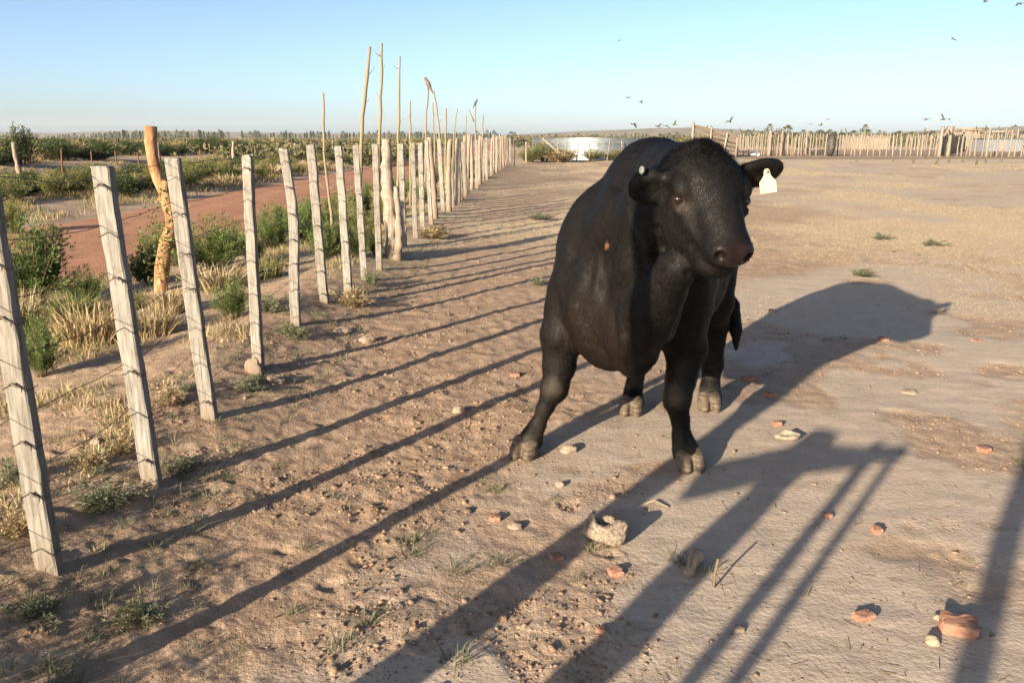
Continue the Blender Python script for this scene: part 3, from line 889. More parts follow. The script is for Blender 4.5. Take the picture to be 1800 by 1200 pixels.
def straw_litter():
    r = np.random.default_rng(85)
    n = 3000
    Y = 1.7 + 9 * r.random(n) ** 1.6; X = r.uniform(-2.0, 0.7 * Y + 0.6, n)
    a = r.uniform(0, 6.28, n); L = 0.008 + 0.05 * r.random(n) ** 2.5; w = r.uniform(0.0010, 0.0026, n)
    d = np.stack([np.cos(a), np.sin(a), r.uniform(-0.05, 0.2, n)], 1) * L[:, None]; s = np.stack([-np.sin(a), np.cos(a), 0 * a], 1) * w[:, None]
    B = np.stack([X, Y, gz(X, Y) + 0.004], 1)
    V = np.stack([B - s, B + s, B + d + s, B + d - s], 1).reshape(-1, 3)
    me = mesh_np('straw_litter', V, np.arange(4 * n).reshape(-1, 4), smooth=False)
    add_attr(me, 'shade', np.repeat(r.uniform(0.0, 1, n), 4))
    return me
tag(link('straw_litter', straw_litter(), None, STRAW), 'bits of straw and twig littering the yard', 'straw', kind='stuff')
# ground cover of the verge between fence and road
def verge_cover(n, seed, y0=2.0, y1=24.0, o0=0.25, o1=3.45, mul=1.0):
    r = np.random.default_rng(seed)
    Y = y0 + (y1 - y0) * r.random(n) ** 1.5; off = o0 + (o1 - o0) * r.random(n)
    cl = fbm2((fence_x(Y) - off) * 1.6, Y * 1.6, 4, 93)
    keep = cl + r.normal(0, 0.04, n) > 0.50
    Y, off, cl = Y[keep], off[keep], cl[keep]; n = len(Y)
    X = fence_x(Y) - off
    B = np.stack([X, Y, gz(X, Y) - 0.004], 1)
    H = r.uniform(0.02, 0.10, n) * sstep(0.48, 0.60, cl) * mul + 0.015; a = r.uniform(0, 6.28, n); b = r.uniform(0, 6.28, n)
    s = np.stack([np.cos(b), np.sin(b), 0 * b], 1) * (r.uniform(0.0012, 0.0035, n) * mul)[:, None]
    out = H * r.uniform(0.1, 1.0, n)
    M_ = B + np.stack([out * 0.35 * np.cos(a), out * 0.35 * np.sin(a), H * 0.6], 1)
    T = B + np.stack([out * np.cos(a), out * np.sin(a), H], 1)
    V = np.stack([B - s, B + s, M_ + s, M_ - s, T], 1).reshape(-1, 3)
    k = np.arange(n)[:, None] * 5
    me = mesh_np('verge_grass', V, k + np.array([[0, 1, 2, 3]]), k + np.array([[3, 2, 4]]), smooth=False)
    add_attr(me, 'shade', np.repeat(r.uniform(0.1, 1, n), 5))
    return me
tag(link('verge_grass', verge_cover(52000, 94), None, STRAW), 'dry grass covering the verge between fence and road', 'grass', kind='stuff')
tag(link('verge_weeds', verge_cover(30000, 95), None, LEAF_OLIVE), 'low green growth covering the verge between fence and road', 'weeds', kind='stuff')
tag(link('roadside_grass', verge_cover(60000, 96, 9.0, 48.0, 7.95, 16.5, 2.0), None, STRAW), 'dry grass covering the far side of the red road', 'grass', kind='stuff')
tag(link('roadside_weeds', verge_cover(42000, 97, 9.0, 48.0, 8.4, 16.5, 2.2), None, LEAF_OLIVE), 'low olive growth covering the far side of the red road', 'weeds', kind='stuff')
# shade-giving weeds just outside the left edge of view
for x, y, w, h in ((-2.1, 1.25, 0.7, 0.42), (-2.5, 1.9, 0.8, 0.40), (-2.0, 0.6, 0.6, 0.45)):
    shrub('green', x, y, w, h, 'leafy weed by the nearest post, throwing shade over the bottom left corner', 'weeds by the nearest post', 'weed', cat='weed')
# ================================================================== BULL
# the body is one skin, grown from a blended distance field in metres
BC = np.array([0.56, 3.75]); BAX = R(24)
BF = np.array([math.sin(BAX), math.cos(BAX)]); BL = np.array([-math.cos(BAX), math.sin(BAX)])
def bl(a, b, h):
    """a = metres back from the shoulder, b = to the bull's right, h = height"""
    p = BC + a * BF + b * BL
    return np.array([p[0], p[1], h])

class Field:
    def __init__(s, lo, hi, step):
        s.lo = np.array(lo, float); s.st = step
        s.n = np.ceil((np.array(hi) - s.lo) / step).astype(int) + 1
        s.D = np.full(s.n, 0.5, np.float32)
    def _sub(s, lo, hi):
        i0 = np.clip(np.floor((lo - s.lo) / s.st).astype(int), 0, s.n - 1)
        i1 = np.clip(np.ceil((hi - s.lo) / s.st).astype(int) + 1, 1, s.n)
        ax = [(s.lo[k] + s.st * np.arange(i0[k], i1[k])).astype(np.float32) for k in range(3)]
        X, Y, Z = ax[0][:, None, None], ax[1][None, :, None], ax[2][None, None, :]
        return (slice(i0[0], i1[0]), slice(i0[1], i1[1]), slice(i0[2], i1[2])), X, Y, Z
    def _comb(s, sl, d, k, sub=False):
        a = s.D[sl]
        if not sub:
            h = np.maximum(k - np.abs(a - d), 0) / k
            s.D[sl] = np.minimum(a, d) - h * h * k * 0.25
        else:
            h = np.maximum(k - np.abs(a + d), 0) / k
            s.D[sl] = np.maximum(a, -d) + h * h * k * 0.25
    def cone(s, p, q, r1, r2, k=0.06, sub=False):
        p, q = np.asarray(p, float), np.asarray(q, float)
        rm = max(r1, r2) + 2 * k + 0.04
        sl, X, Y, Z = s._sub(np.minimum(p, q) - rm, np.maximum(p, q) + rm)
        ba = q - p; l2 = float(ba @ ba)
        t = np.clip(((X - p[0]) * ba[0] + (Y - p[1]) * ba[1] + (Z - p[2]) * ba[2]) / l2, 0, 1)
        d = np.sqrt((X - p[0] - t * ba[0]) ** 2 + (Y - p[1] - t * ba[1]) ** 2 + (Z - p[2] - t * ba[2]) ** 2) - (r1 + (r2 - r1) * t)
        s._comb(sl, d.astype(np.float32), k, sub)
    def chain(s, pts, k=0.05):
        for (p, r), (q, r2) in zip(pts[:-1], pts[1:]):
            s.cone(p, q, r, r2, k)
    def ell(s, c, M, rad, k=0.06, sub=False):
        """M rows = axis directions, rad = radii along them"""
        c = np.asarray(c, float); M = np.asarray(M, float); rad = np.asarray(rad, float)
        ext = np.sqrt(((M * rad[:, None]) ** 2).sum(0)) + 2 * k + 0.04
        sl, X, Y, Z = s._sub(c - ext, c + ext)
        dx, dy, dz = X - c[0], Y - c[1], Z - c[2]
        k0 = 0; k1 = 0
        for i in range(3):
            q = dx * M[i, 0] + dy * M[i, 1] + dz * M[i, 2]
            k0 = k0 + (q / rad[i]) ** 2; k1 = k1 + (q / rad[i] ** 2) ** 2
        k0 = np.sqrt(k0); k1 = np.sqrt(k1) + 1e-6
        s._comb(sl, (k0 * (k0 - 1) / k1).astype(np.float32), k, sub)
    def smooth(s, it=1):
        for _ in range(it):
            for ax in range(3):
                D = s.D
                s.D = (0.25 * np.roll(D, 1, ax) + 0.5 * D + 0.25 * np.roll(D, -1, ax))
    def mesh(s):
        """surface nets"""
        D = s.D; n = D.shape
        ins = D < 0
        c = np.zeros((n[0] - 1, n[1] - 1, n[2] - 1), np.int8)
        for i in (0, 1):
            for j in (0, 1):
                for k in (0, 1):
                    c += ins[i:n[0] - 1 + i, j:n[1] - 1 + j, k:n[2] - 1 + k]
        act = (c > 0) & (c < 8)
        idx = np.full(act.shape, -1, np.int32)
        cells = np.argwhere(act)
        idx[act] = np.arange(len(cells))
        acc = np.zeros((len(cells), 3)); cnt = np.zeros(len(cells))
        cor = [(i, j, k) for i in (0, 1) for j in (0, 1) for k in (0, 1)]
        val = {q: D[cells[:, 0] + q[0], cells[:, 1] + q[1], cells[:, 2] + q[2]] for q in cor}
        for q in cor:
            for ax in range(3):
                if q[ax] == 0:
                    w = list(q); w[ax] = 1; w = tuple(w)
                    a, b = val[q], val[w]
                    m = (a < 0) != (b < 0)
                    t = np.where(m, a / np.where(m, a - b, 1), 0)
                    P = np.tile(np.array(q, float), (len(cells), 1)); P[:, ax] += t
                    acc += P * m[:, None]; cnt += m
        V = s.lo + s.st * (cells + acc / cnt[:, None])
        Fs = []
        for ax in range(3):
            u, v = [(1, 2), (2, 0), (0, 1)][ax]
            a = D; sl0 = [slice(None)] * 3; sl1 = [slice(None)] * 3
            sl0[ax] = slice(0, -1); sl1[ax] = slice(1, None)
            e = np.argwhere(ins[tuple(sl0)] != ins[tuple(sl1)])
            e = e[(e[:, u] > 0) & (e[:, v] > 0) & (e[:, u] < n[u] - 1) & (e[:, v] < n[v] - 1)]
            flip = ins[e[:, 0], e[:, 1], e[:, 2]]
            def g(du, dv):
                w = e.copy(); w[:, u] -= du; w[:, v] -= dv
                return idx[w[:, 0], w[:, 1], w[:, 2]]
            q = np.stack([g(1, 1), g(0, 1), g(0, 0), g(1, 0)], 1)
            q[~flip] = q[~flip][:, ::-1]
            Fs.append(q)
        return V, np.concatenate(Fs)

def frame(x, up):
    x = np.asarray(x, float); x = x / np.linalg.norm(x)
    y = np.cross(up, x); y /= np.linalg.norm(y)
    return np.array([x, y, np.cross(x, y)])
AX = np.array([[BF[0], BF[1], 0], [BL[0], BL[1], 0], [0, 0, 1.0]])

# head frame: t poll -> muzzle, l to the bull's left, n out of the face
HYAW = R(12); HP = R(45.5)
HT = np.array([math.sin(HYAW) * math.cos(HP), -math.cos(HYAW) * math.cos(HP), -math.sin(HP)])
HL = np.array([math.cos(HYAW), math.sin(HYAW), 0])
ROLL = R(3)
HN = -np.cross(HL, HT)
HL, HN = HL * math.cos(ROLL) - HN * math.sin(ROLL), HN * math.cos(ROLL) + HL * math.sin(ROLL)
HS = 0.87
H0 = at(1240, 268, 3.06)
HM = np.array([HT, HL, HN])
def hd(t, l, n): return H0 + HS * (0.88 * t * HT + l * HL + n * HN)

def build_bull():
    F = Field((-0.25, 2.55, -0.02), (1.75, 5.15, 1.62), 0.0085)
    # trunk -----------------------------------------------------------------
    F.ell(bl(0.36, 0.00, 0.86), AX, (0.56, 0.395, 0.41), 0.05)       # barrel
    F.ell(bl(0.16, 0.02, 0.90), AX, (0.34, 0.385, 0.42), 0.06)       # heart girth
    F.ell(bl(0.78, 0.00, 0.95), AX, (0.38, 0.29, 0.35), 0.08)        # hindquarters
    F.ell(bl(0.90, 0.16, 0.86), AX, (0.22, 0.15, 0.31), 0.07)        # thighs
    F.ell(bl(0.92, -0.15, 0.86), AX, (0.22, 0.15, 0.31), 0.07)
    F.ell(bl(1.00, 0.0, 1.16), AX, (0.18, 0.20, 0.11), 0.08)         # croup
    F.ell(bl(-0.10, 0.03, 0.74), AX, (0.27, 0.25, 0.31), 0.06)        # chest
    # withers and crest
    w = at(1146, 322, 3.86)
    F.ell(w, AX, (0.32, 0.19, 0.205), 0.08)
    F.cone(bl(0.15, 0.01, 1.20), bl(0.75, 0, 1.20), 0.15, 0.13, 0.10)  # loin
    # shoulders
    F.ell(at(1050, 445, 3.92), AX, (0.22, 0.15, 0.30), 0.09)
    F.cone(w + np.array([-0.08, -0.02, -0.06]), at(1045, 430, 3.92), 0.13, 0.13, 0.09)
    F.ell(at(1020, 505, 3.82), AX, (0.17, 0.130, 0.21), 0.06)
    F.ell(bl(0.02, -0.26, 0.86), AX, (0.20, 0.14, 0.33), 0.05)
    F.ell(bl(0.02, -0.26, 0.66), AX, (0.13, 0.09, 0.18), 0.07)
    # neck
    F.cone(hd(0.10, 0, -0.22), at(1135, 410, 3.64), 0.145, 0.27, 0.06)
    F.cone(hd(0.00, 0, -0.15), w + np.array([0.02, -0.05, 0.0]), 0.120, 0.19, 0.05)
    F.cone(at(1152, 420, 3.30), at(1132, 545, 3.42), 0.135, 0.17, 0.05)  # throat
    F.cone(at(1190, 470, 3.02), at(1128, 590, 3.30), 0.050, 0.085, 0.06)
    F.cone(at(1190, 470, 3.06), at(1150, 540, 3.24), 0.070, 0.10, 0.06)
    F.ell(at(1118, 585, 3.46), AX, (0.20, 0.130, 0.165), 0.05)           # brisket
    F.ell(at(1120, 628, 3.50), AX, (0.15, 0.075, 0.090), 0.05)

    # sheath and scrotum
    F.cone(bl(0.30, 0, 0.50), bl(0.42, 0, 0.42), 0.10, 0.045, 0.07)
    F.ell(bl(0.76, -0.01, 0.50), AX, (0.075, 0.085, 0.14), 0.05)
    # fore legs -------------------------------------------------------------
    k = 0.03
    F.chain([(at(1010, 520, 3.82), 0.135), (at(988, 590, 3.74), 0.098), (at(982, 645, 3.72), 0.072),
             (at(974, 682, 3.70), 0.060), (at(959, 716, 3.69), 0.038), (at(945, 748, 3.68), 0.036),
             (at(934, 772, 3.67), 0.052), (at(928, 786, 3.66), 0.050)], k)
    F.ell(at(975, 681, 3.69), np.eye(3), (0.058, 0.062, 0.072), 0.03)
    F.chain([(bl(-0.02, -0.25, 0.64), 0.12), (at(1206, 610, 3.66), 0.098), (at(1197, 664, 3.60), 0.072),
             (at(1189, 700, 3.56), 0.060), (at(1195, 735, 3.55), 0.038), (at(1199, 768, 3.54), 0.036),
             (at(1206, 790, 3.53), 0.051), (at(1210, 808, 3.52), 0.052)], k)
    F.ell(at(1190, 695, 3.55), np.eye(3), (0.059, 0.062, 0.082), 0.03)
    # hind legs -------------------------------------------------------------
    F.chain([(bl(0.86, 0.14, 0.78), 0.19), (bl(0.74, 0.15, 0.60), 0.13), (bl(0.82, 0.13, 0.44), 0.075),
             (bl(0.70, 0.115, 0.30), 0.055), (at(1112, 690, 4.34), 0.050), (at(1111, 707, 4.30), 0.060), (at(1109, 718, 4.28), 0.055)], k)
    F.chain([(bl(0.92, -0.17, 0.80), 0.19), (bl(0.84, -0.22, 0.60), 0.13), (bl(0.96, -0.24, 0.46), 0.078),
             (at(1252, 640, 4.50), 0.056), (at(1248, 678, 4.42), 0.053), (at(1248, 700, 4.38), 0.064), (at(1247, 712, 4.36), 0.056)], k)
    # tail
    F.chain([(bl(1.14, 0, 1.18), 0.045), (bl(1.22, -0.03, 1.02), 0.030), (bl(1.16, -0.20, 0.75), 0.024),
             (bl(1.06, -0.33, 0.55), 0.026), (bl(1.00, -0.36, 0.42), 0.030), (bl(0.98, -0.37, 0.30), 0.010)], 0.02)
    E = lambda c, M, r, k, sub=False: F.ell(c, M, np.array(r) * HS, k * HS, sub)
    C = lambda p, q, r1, r2, k, sub=False: F.cone(p, q, r1 * HS, r2 * HS, k * HS, sub)
    # head ------------------------------------------------------------------
    E(hd(0.12, 0, -0.085), HM, (0.165, 0.168, 0.130), 0.05)
    E(hd(-0.005, 0.005, -0.050), HM, (0.075, 0.085, 0.075), 0.05)      # poll
    E(hd(0.14, 0, -0.02), HM, (0.14, 0.125, 0.055), 0.05)          # forehead
    C(hd(0.20, 0, -0.095), hd(0.44, 0, -0.085), 0.135, 0.086, 0.045)
    E(hd(0.36, 0, -0.052), HM, (0.20, 0.082, 0.070), 0.04)         # nose bridge
    E(hd(0.510, 0, -0.078), HM, (0.080, 0.098, 0.078), 0.035)      # muzzle
    E(hd(0.555, 0.045, -0.056), HM, (0.046, 0.050, 0.050), 0.020)
    E(hd(0.555, -0.045, -0.056), HM, (0.046, 0.050, 0.050), 0.020)
    C(hd(0.14, 0, -0.26), hd(0.46, 0, -0.190), 0.125, 0.090, 0.04)  # jaw
    E(hd(0.520, 0, -0.175), HM, (0.060, 0.085, 0.050), 0.035)       # chin
    for sg in (-1, 1):
        E(hd(0.215, sg * 0.098, -0.185), HM, (0.165, 0.062, 0.150), 0.035)   # cheek
        E(hd(0.185, sg * 0.142, -0.038), HM, (0.060, 0.038, 0.044), 0.022)
        E(hd(0.268, sg * 0.152, -0.085), HM, (0.040, 0.022, 0.022), 0.020)  # brow
        C(hd(0.28, sg * 0.120, -0.115), hd(0.44, sg * 0.088, -0.11), 0.026, 0.018, 0.03)
        # eye socket, nostril, mouth
        E(hd(0.235, sg * 0.172, -0.065), HM, (0.030, 0.024, 0.022), 0.016, sub=True)
        E(hd(0.606, sg * 0.062, -0.050), HM, (0.044, 0.024, 0.028), 0.010, sub=True)
        C(hd(0.592, sg * 0.088, -0.040), hd(0.558, sg * 0.122, -0.058), 0.013, 0.006, 0.010, sub=True)
        C(hd(0.600, 0.0, -0.136), hd(0.590, sg * 0.05, -0.138), 0.010, 0.010, 0.010, sub=True)
        C(hd(0.592, sg * 0.05, -0.138), hd(0.44, sg * 0.132, -0.160), 0.010, 0.008, 0.010, sub=True)
    # ears ------------------------------------------------------------------
    # the bull's right ear droops towards the lens, its left ear stands out level
    eb = hd(0.085, -0.135, -0.12); et = at(1117, 322, 3.05)
    C(eb, eb * 0.5 + et * 0.5, 0.042, 0.045, 0.035)
    d = et - eb; fr = frame(d, np.array([0.55, 0.78, 0.22]))
    ec = eb * 0.42 + et * 0.58
    E(ec + np.array([0, 0, -0.012]), fr, (0.098, 0.082, 0.032), 0.025)
    E(ec + np.array([0.012, -0.036, -0.028]), fr, (0.066, 0.052, 0.030), 0.02, sub=True)
    eb2 = hd(0.055, 0.140, -0.11); et2 = at(1374, 293, 3.19)
    C(eb2, eb2 * 0.6 + et2 * 0.4, 0.045, 0.04, 0.04)
    d2 = et2 - eb2; fr2 = frame(d2, np.array([0.0, 0.85, 0.5]))
    E(eb2 * 0.42 + et2 * 0.58 + np.array([0, 0, -0.004]), fr2, (0.125, 0.074, 0.030), 0.03)
    E(eb2 * 0.42 + et2 * 0.58 + np.array([0.0, -0.034, -0.018]), fr2, (0.085, 0.046, 0.026), 0.02, sub=True)
    F.smooth(1)
    V, Q = F.mesh()
    return V, Q, (eb, et, fr), (eb2, et2, fr2)
BV, BQ, EAR_R, EAR_L = build_bull()
def vnormals(V, Q):
    n = np.zeros_like(V)
    fn = np.cross(V[Q[:, 2]] - V[Q[:, 0]], V[Q[:, 3]] - V[Q[:, 1]])
    for i in range(4): np.add.at(n, Q[:, i], fn)
    return n / (np.linalg.norm(n, axis=1)[:, None] + 1e-9)
BN = vnormals(BV, BQ)
_out = np.sign(((BV - BV.mean(0)) * BN).sum())
if _out < 0:
    BQ = BQ[:, ::-1].copy(); BN = -BN
# hide folds, muscle and coat tufts
q = BV
dsp = 0.020 * (noise3(q * np.array([5, 5, 3.0]), 3) - 0.5) * (1 - sstep(1.15, 1.3, q[:, 2])) + 0.006 * (noise3(q * 14, 4) - 0.5) + 0.0035 * (noise3(q * 38, 5) - 0.5)
hx = (BV - H0)
ht, hl_, hn = hx @ HT / 0.88 / HS, hx @ HL / HS, hx @ HN / HS
in_head = (ht > -0.1) & (ht < 0.68) & (np.abs(hl_) < 0.21) & (hn > -0.40) & (hn < 0.12)
muz = sstep(0.40, 0.50, ht) * in_head
dsp = dsp * (1 - 0.8 * muz)
# neck folds run down from the crest to the brisket
nk = np.exp(-((BV[:, 1] - 3.35) / 0.25) ** 2) * sstep(0.45, 0.6, BV[:, 2]) * (1 - sstep(1.15, 1.35, BV[:, 2])) * (~in_head)
fold = np.sin((BV[:, 0] * 62 + 2.2 * noise3(BV * 4, 9) * 6.28 + BV[:, 2] * 9)) 
dsp = dsp + 0.0075 * fold * nk
# creases behind the elbow, over the brisket and along the jaw
def crease(pts, depth, wid):
    global dsp
    pts = np.array([at(*p_) for p_ in pts])
    best = np.full(len(BV), 9.0)
    for a_, b_ in zip(pts[:-1], pts[1:]):
        ab = b_ - a_; t_c = np.clip(((BV - a_) @ ab) / (ab @ ab), 0, 1)
        d_ = BV - a_ - t_c[:, None] * ab
        best = np.minimum(best, np.hypot(np.hypot(d_[:, 0], d_[:, 2]), 0.25 * d_[:, 1]))
    dsp = dsp - depth * np.exp(-(best / wid) ** 2) + 0.5 * depth * np.exp(-((best - 2.2 * wid) / wid) ** 2)
crease([(1092, 330, 3.5), (1082, 400, 3.5), (1084, 470, 3.5), (1098, 540, 3.45)], 0.016, 0.022)
crease([(1062, 470, 3.7), (1066, 530, 3.6), (1058, 590, 3.65)], 0.014, 0.018)
crease([(1010, 440, 3.75), (1030, 500, 3.7), (1040, 560, 3.7)], 0.010, 0.020)
crease([(1085, 600, 3.4), (1120, 575, 3.3), (1160, 590, 3.3)], 0.010, 0.016)
crease([(1160, 400, 3.1), (1175, 450, 3.05), (1205, 478, 3.0)], 0.010, 0.012)
crease([(1150, 420, 3.2), (1158, 480, 3.15), (1165, 540, 3.2)], 0.009, 0.014)
BV = BV + BN * dsp[:, None]
BV[:, 2] = np.maximum(BV[:, 2], 0.035)
BN = vnormals(BV, BQ)

# colours that belong to the animal: black coat, rusty flank hair, brown bare nose, dusty knees; nostril and mouth shade painted in
black = np.array([0.0048, 0.0044, 0.0042]); rust = np.array([0.016, 0.0088, 0.0052]); nose = np.array([0.0115, 0.0072, 0.0064])
dust = np.array([0.10, 0.080, 0.058])
colr = np.tile(black, (len(BV), 1))
def blend(c, m):
    global colr
    colr = colr * (1 - m[:, None]) + np.asarray(c) * m[:, None]
n1 = noise3(BV * 6, 21)
fl = np.exp(-(((BV - at(1065, 580, 3.65)) / np.array([0.20, 0.35, 0.22])) ** 2).sum(1))
blend(rust, np.clip(fl * 0.9 + 0.18 * sstep(0.55, 0.8, n1), 0, 1))
pad = sstep(0.562, 0.585, ht + 0.42 * (hn + 0.06)) * sstep(-0.132, -0.118, hn) * (1 - sstep(0.082, 0.100, np.abs(hl_))) * in_head
blend(nose, pad)
nos = np.exp(-(((ht - 0.60) / 0.040) ** 2 + ((np.abs(hl_) - 0.068) / 0.020) ** 2 + ((hn + 0.052) / 0.022) ** 2))
blend((0.0035, 0.0025, 0.0022), np.clip(nos * 1.5, 0, 1))  # shade of the nostril hollows painted in as near-black
blend((0.006, 0.004, 0.0035), np.exp(-((hn + 0.147) / 0.009) ** 2) * sstep(0.47, 0.55, ht) * in_head * 0.9)  # mouth groove's shade painted as a dark line
fk_ = at(1060, 422, 3.62)
blend((0.15, 0.078, 0.042), (np.hypot(BV[:, 0] - fk_[0], (BV[:, 2] - fk_[2]) * 0.5) < 0.004 + 0.006 * noise3(BV * 80, 61)) * (BV[:, 1] < 4.0) * 0.9)
er = np.exp(-(((ht - 0.235) / 0.035) ** 2 + ((np.abs(hl_) - 0.165) / 0.05) ** 2 + ((hn + 0.07) / 0.035) ** 2))
blend((0.055, 0.032, 0.02), np.clip(er * 1.0, 0, 1) * 0.8)
tear = np.exp(-(((ht - 0.29) / 0.04) ** 2 + ((np.abs(hl_) - 0.15) / 0.04) ** 2 + ((hn + 0.06) / 0.018) ** 2)) * in_head
blend((0.055, 0.038, 0.026), tear * 0.5)
for kp in (at(972, 684, 3.62), at(1188, 696, 3.50)):
    k_ = np.exp(-(((BV - kp) / np.array([0.05, 0.06, 0.045])) ** 2).sum(1))
    blend(dust, np.clip(k_ * 1.1 * (0.3 + noise3(BV * 30, 31)), 0, 1) * 0.55)
low = (1 - sstep(0.06, 0.30, BV[:, 2]))
blend(dust, low * 0.25 * sstep(0.35, 0.75, noise3(BV * 22, 33)))
bdust = sstep(0.86, 0.97, noise3(BV * 55, 35)) * 0.22
blend(dust, bdust * (1 - in_head * 0.7))

def mat_bull():
    m = NT('bull_hide', 0.7, 0.12)
    a = m.attr('coat')
    v = m.coord('Object')
    n = m.noise(v, 260, 3, 0.6)
    n2 = m.noise(v, 30, 4, 0.6)
    m.col(m.mix(m.framp(n2, 0.3, 0.75, 0.0, 0.35), a.outputs[0], (0.010, 0.0085, 0.0070)))
    bare = m.attr('bare')
    m.L(m.framp(bare.outputs['Fac'], 0, 1, 0.75, 0.26), m.b.inputs['Roughness'])
    m.bump(n, 0.2, 0.002)
    return m.m
bull_me = mesh_np('bull', BV, BQ)
add_attr(bull_me, 'coat', colr)
add_attr(bull_me, 'bare', pad)
bull = link('bull', bull_me, None, mat_bull())
tag(bull, 'black polled bull standing in the yard with a pale tag in one ear', 'bull')

# coat: short hairs as slim triangles, child of the body
def coat(n, seed):
    r = np.random.default_rng(seed)
    fn = np.cross(BV[BQ[:, 2]] - BV[BQ[:, 0]], BV[BQ[:, 3]] - BV[BQ[:, 1]])
    ar = np.linalg.norm(fn, axis=1)
    front = 0.35 + 0.65 * (fn[:, 1] / (ar + 1e-9) < 0.25)
    pr_ = ar * front * (1 - pad[BQ[:, 0]]); pr_ /= pr_.sum()
    f = r.choice(len(BQ), n, p=pr_)
    w = r.dirichlet(np.ones(4), n)
    P = (BV[BQ[f]] * w[:, :, None]).sum(1); N = (BN[BQ[f]] * w[:, :, None]).sum(1)
    C = colr[BQ[f, 0]]
    ihd = in_head[BQ[f, 0]]
    base = np.tile(np.array([BF[0] * 0.5, BF[1] * 0.5, -0.9]), (n, 1))
    base[ihd] = -HT * 0.2 + np.array([0, 0, -0.75])
    base = base + 0.7 * np.stack([noise3(P * 7, 51), noise3(P * 7, 52), noise3(P * 7, 53)], 1) - 0.35
    base = base + r.normal(0, 0.28, (n, 3))
    tdir = base - (base * N).sum(1)[:, None] * N
    tdir /= np.linalg.norm(tdir, axis=1)[:, None] + 1e-9
    htop = ht[BQ[f, 0]]
    ln = r.uniform(0.009, 0.018, n)
    curly = ihd & (htop < 0.22) & (hn[BQ[f, 0]] > -0.16)
    ln[curly] *= 1.15
    pollh = ihd & (htop < 0.07) & (hn[BQ[f, 0]] > -0.16)
    ln[pollh] *= 1.8
    lift = r.uniform(0.12, 0.40, n); lift[curly] += 0.12; lift[pollh] += 0.15
    D = tdir * (1 - lift)[:, None] + N * lift[:, None]
    S = np.cross(N, tdir); wd = r.uniform(0.0008, 0.0014, n)[:, None]
    A = P - S * wd - N * 0.001; B = P + S * wd - N * 0.001; T = P + D * ln[:, None]
    V = np.stack([B, A, T], 1).reshape(-1, 3)
    Fc = np.arange(3 * n).reshape(-1, 3)
    me = mesh_np('coat', V, None, Fc, smooth=True)
    add_attr(me, 'coat', np.repeat(C * (r.uniform(0.5, 1.5, n) * (0.6 + 0.8 * noise3(P * np.array([26, 26, 9.0]), 57)))[:, None], 3, 0))
    sn = N * 0.85 + D * 0.30 + r.normal(0, 0.11, (n, 3))          # hairs shade with the lie of the hide
    sn /= np.linalg.norm(sn, axis=1)[:, None]
    me.normals_split_custom_set_from_vertices(np.repeat(sn, 3, 0).tolist())
    return me
hm = NT('bull_hair', 0.52, 0.22)
hm.col(hm.attr('coat').outputs[0])
tag(link('coat_hair', coat(330000, 77), bull, hm.m), kind='stuff')

# eyes
eye_m = NT('bull_eye', 0.08, 0.6); eye_m.col((0.012, 0.007, 0.005))
def uvs(r, seg=20, ring=12):
    bm = bmesh.new(); bmesh.ops.create_uvsphere(bm, u_segments=seg, v_segments=ring, radius=r)
    me = bpy.data.meshes.new('eye'); bm.to_mesh(me); bm.free()
    me.polygons.foreach_set('use_smooth', np.ones(len(me.polygons), bool))
    return me
eme = uvs(0.024 * HS)
for sg in (-1, 1):
    e = link('eye', eme, bull, eye_m.m)
    e.location = hd(0.235, sg * 0.155, -0.065)

# hooves: two claws each
def hoof_mesh(fwd, spread=0.030, L=0.062):
    F = Field((-0.12, -0.12, -0.02), (0.12, 0.12, 0.12), 0.006)
    f = np.array([fwd[0], fwd[1], 0.0]); f /= np.linalg.norm(f); s = np.array([-f[1], f[0], 0])
    for sg in (-1, 1):
        ax = np.array([f * 0.86 + np.array([0, 0, -0.5]), s, np.array([0, 0, 0.86]) + f * 0.5])
        c = s * sg * spread
        F.ell(c + f * 0.018 + np.array([0, 0, 0.022]), np.array([f, s, [0, 0, 1]]), (L, 0.031, 0.046), 0.012)
        F.cone(c * 0.95 - f * 0.012 + np.array([0, 0, 0.062]), c + f * 0.022 + np.array([0, 0, 0.03]), 0.036, 0.034, 0.02)
    F.cone(f * 0.10 + np.array([0, 0, -0.01]), f * 0.03 + np.array([0, 0, 0.07]), 0.010, 0.005, 0.008, sub=True)
    F.smooth(1)
    V, Q = F.mesh()
    V[:, 2] = np.maximum(V[:, 2], -0.004)
    N = vnormals(V, Q)
    if (V * N).sum() < 0: Q = Q[:, ::-1].copy()
    V = V + 0.002 * (noise3(V * 60, 8)[:, None] - 0.5)
    return mesh_np('hoof', V, Q)
hfm = NT('hoof_horn', 0.6, 0.3)
hv = hfm.coord('Object', (1, 1, 6))
hfm.col(hfm.ramp(hfm.noise(hv, 14, 5, 0.6), [(0.32, (0.022, 0.017, 0.013)), (0.5, (0.075, 0.055, 0.037)), (0.75, (0.19, 0.14, 0.092))]))
hfm.bump(hfm.noise(hv, 30, 3), 0.4, 0.006)
for (px, py, Y, fw) in ((924, 0, 3.64, (-0.35, -1)), (1213, 0, 3.49, (0.12, -1)), (1110, 0, 4.26, (-0.15, -1)), (1247, 0, 4.33, (-0.05, -1))):
    x = {924: 0.062, 1213: 0.828, 1110: 0.664, 1247: 1.118}[px]
    h_ = link('hoof', hoof_mesh(fw), bull, hfm.m)
    h_.location = (x, Y, 0.0)
    h_.scale = (1.02, 1.02, 1.05)

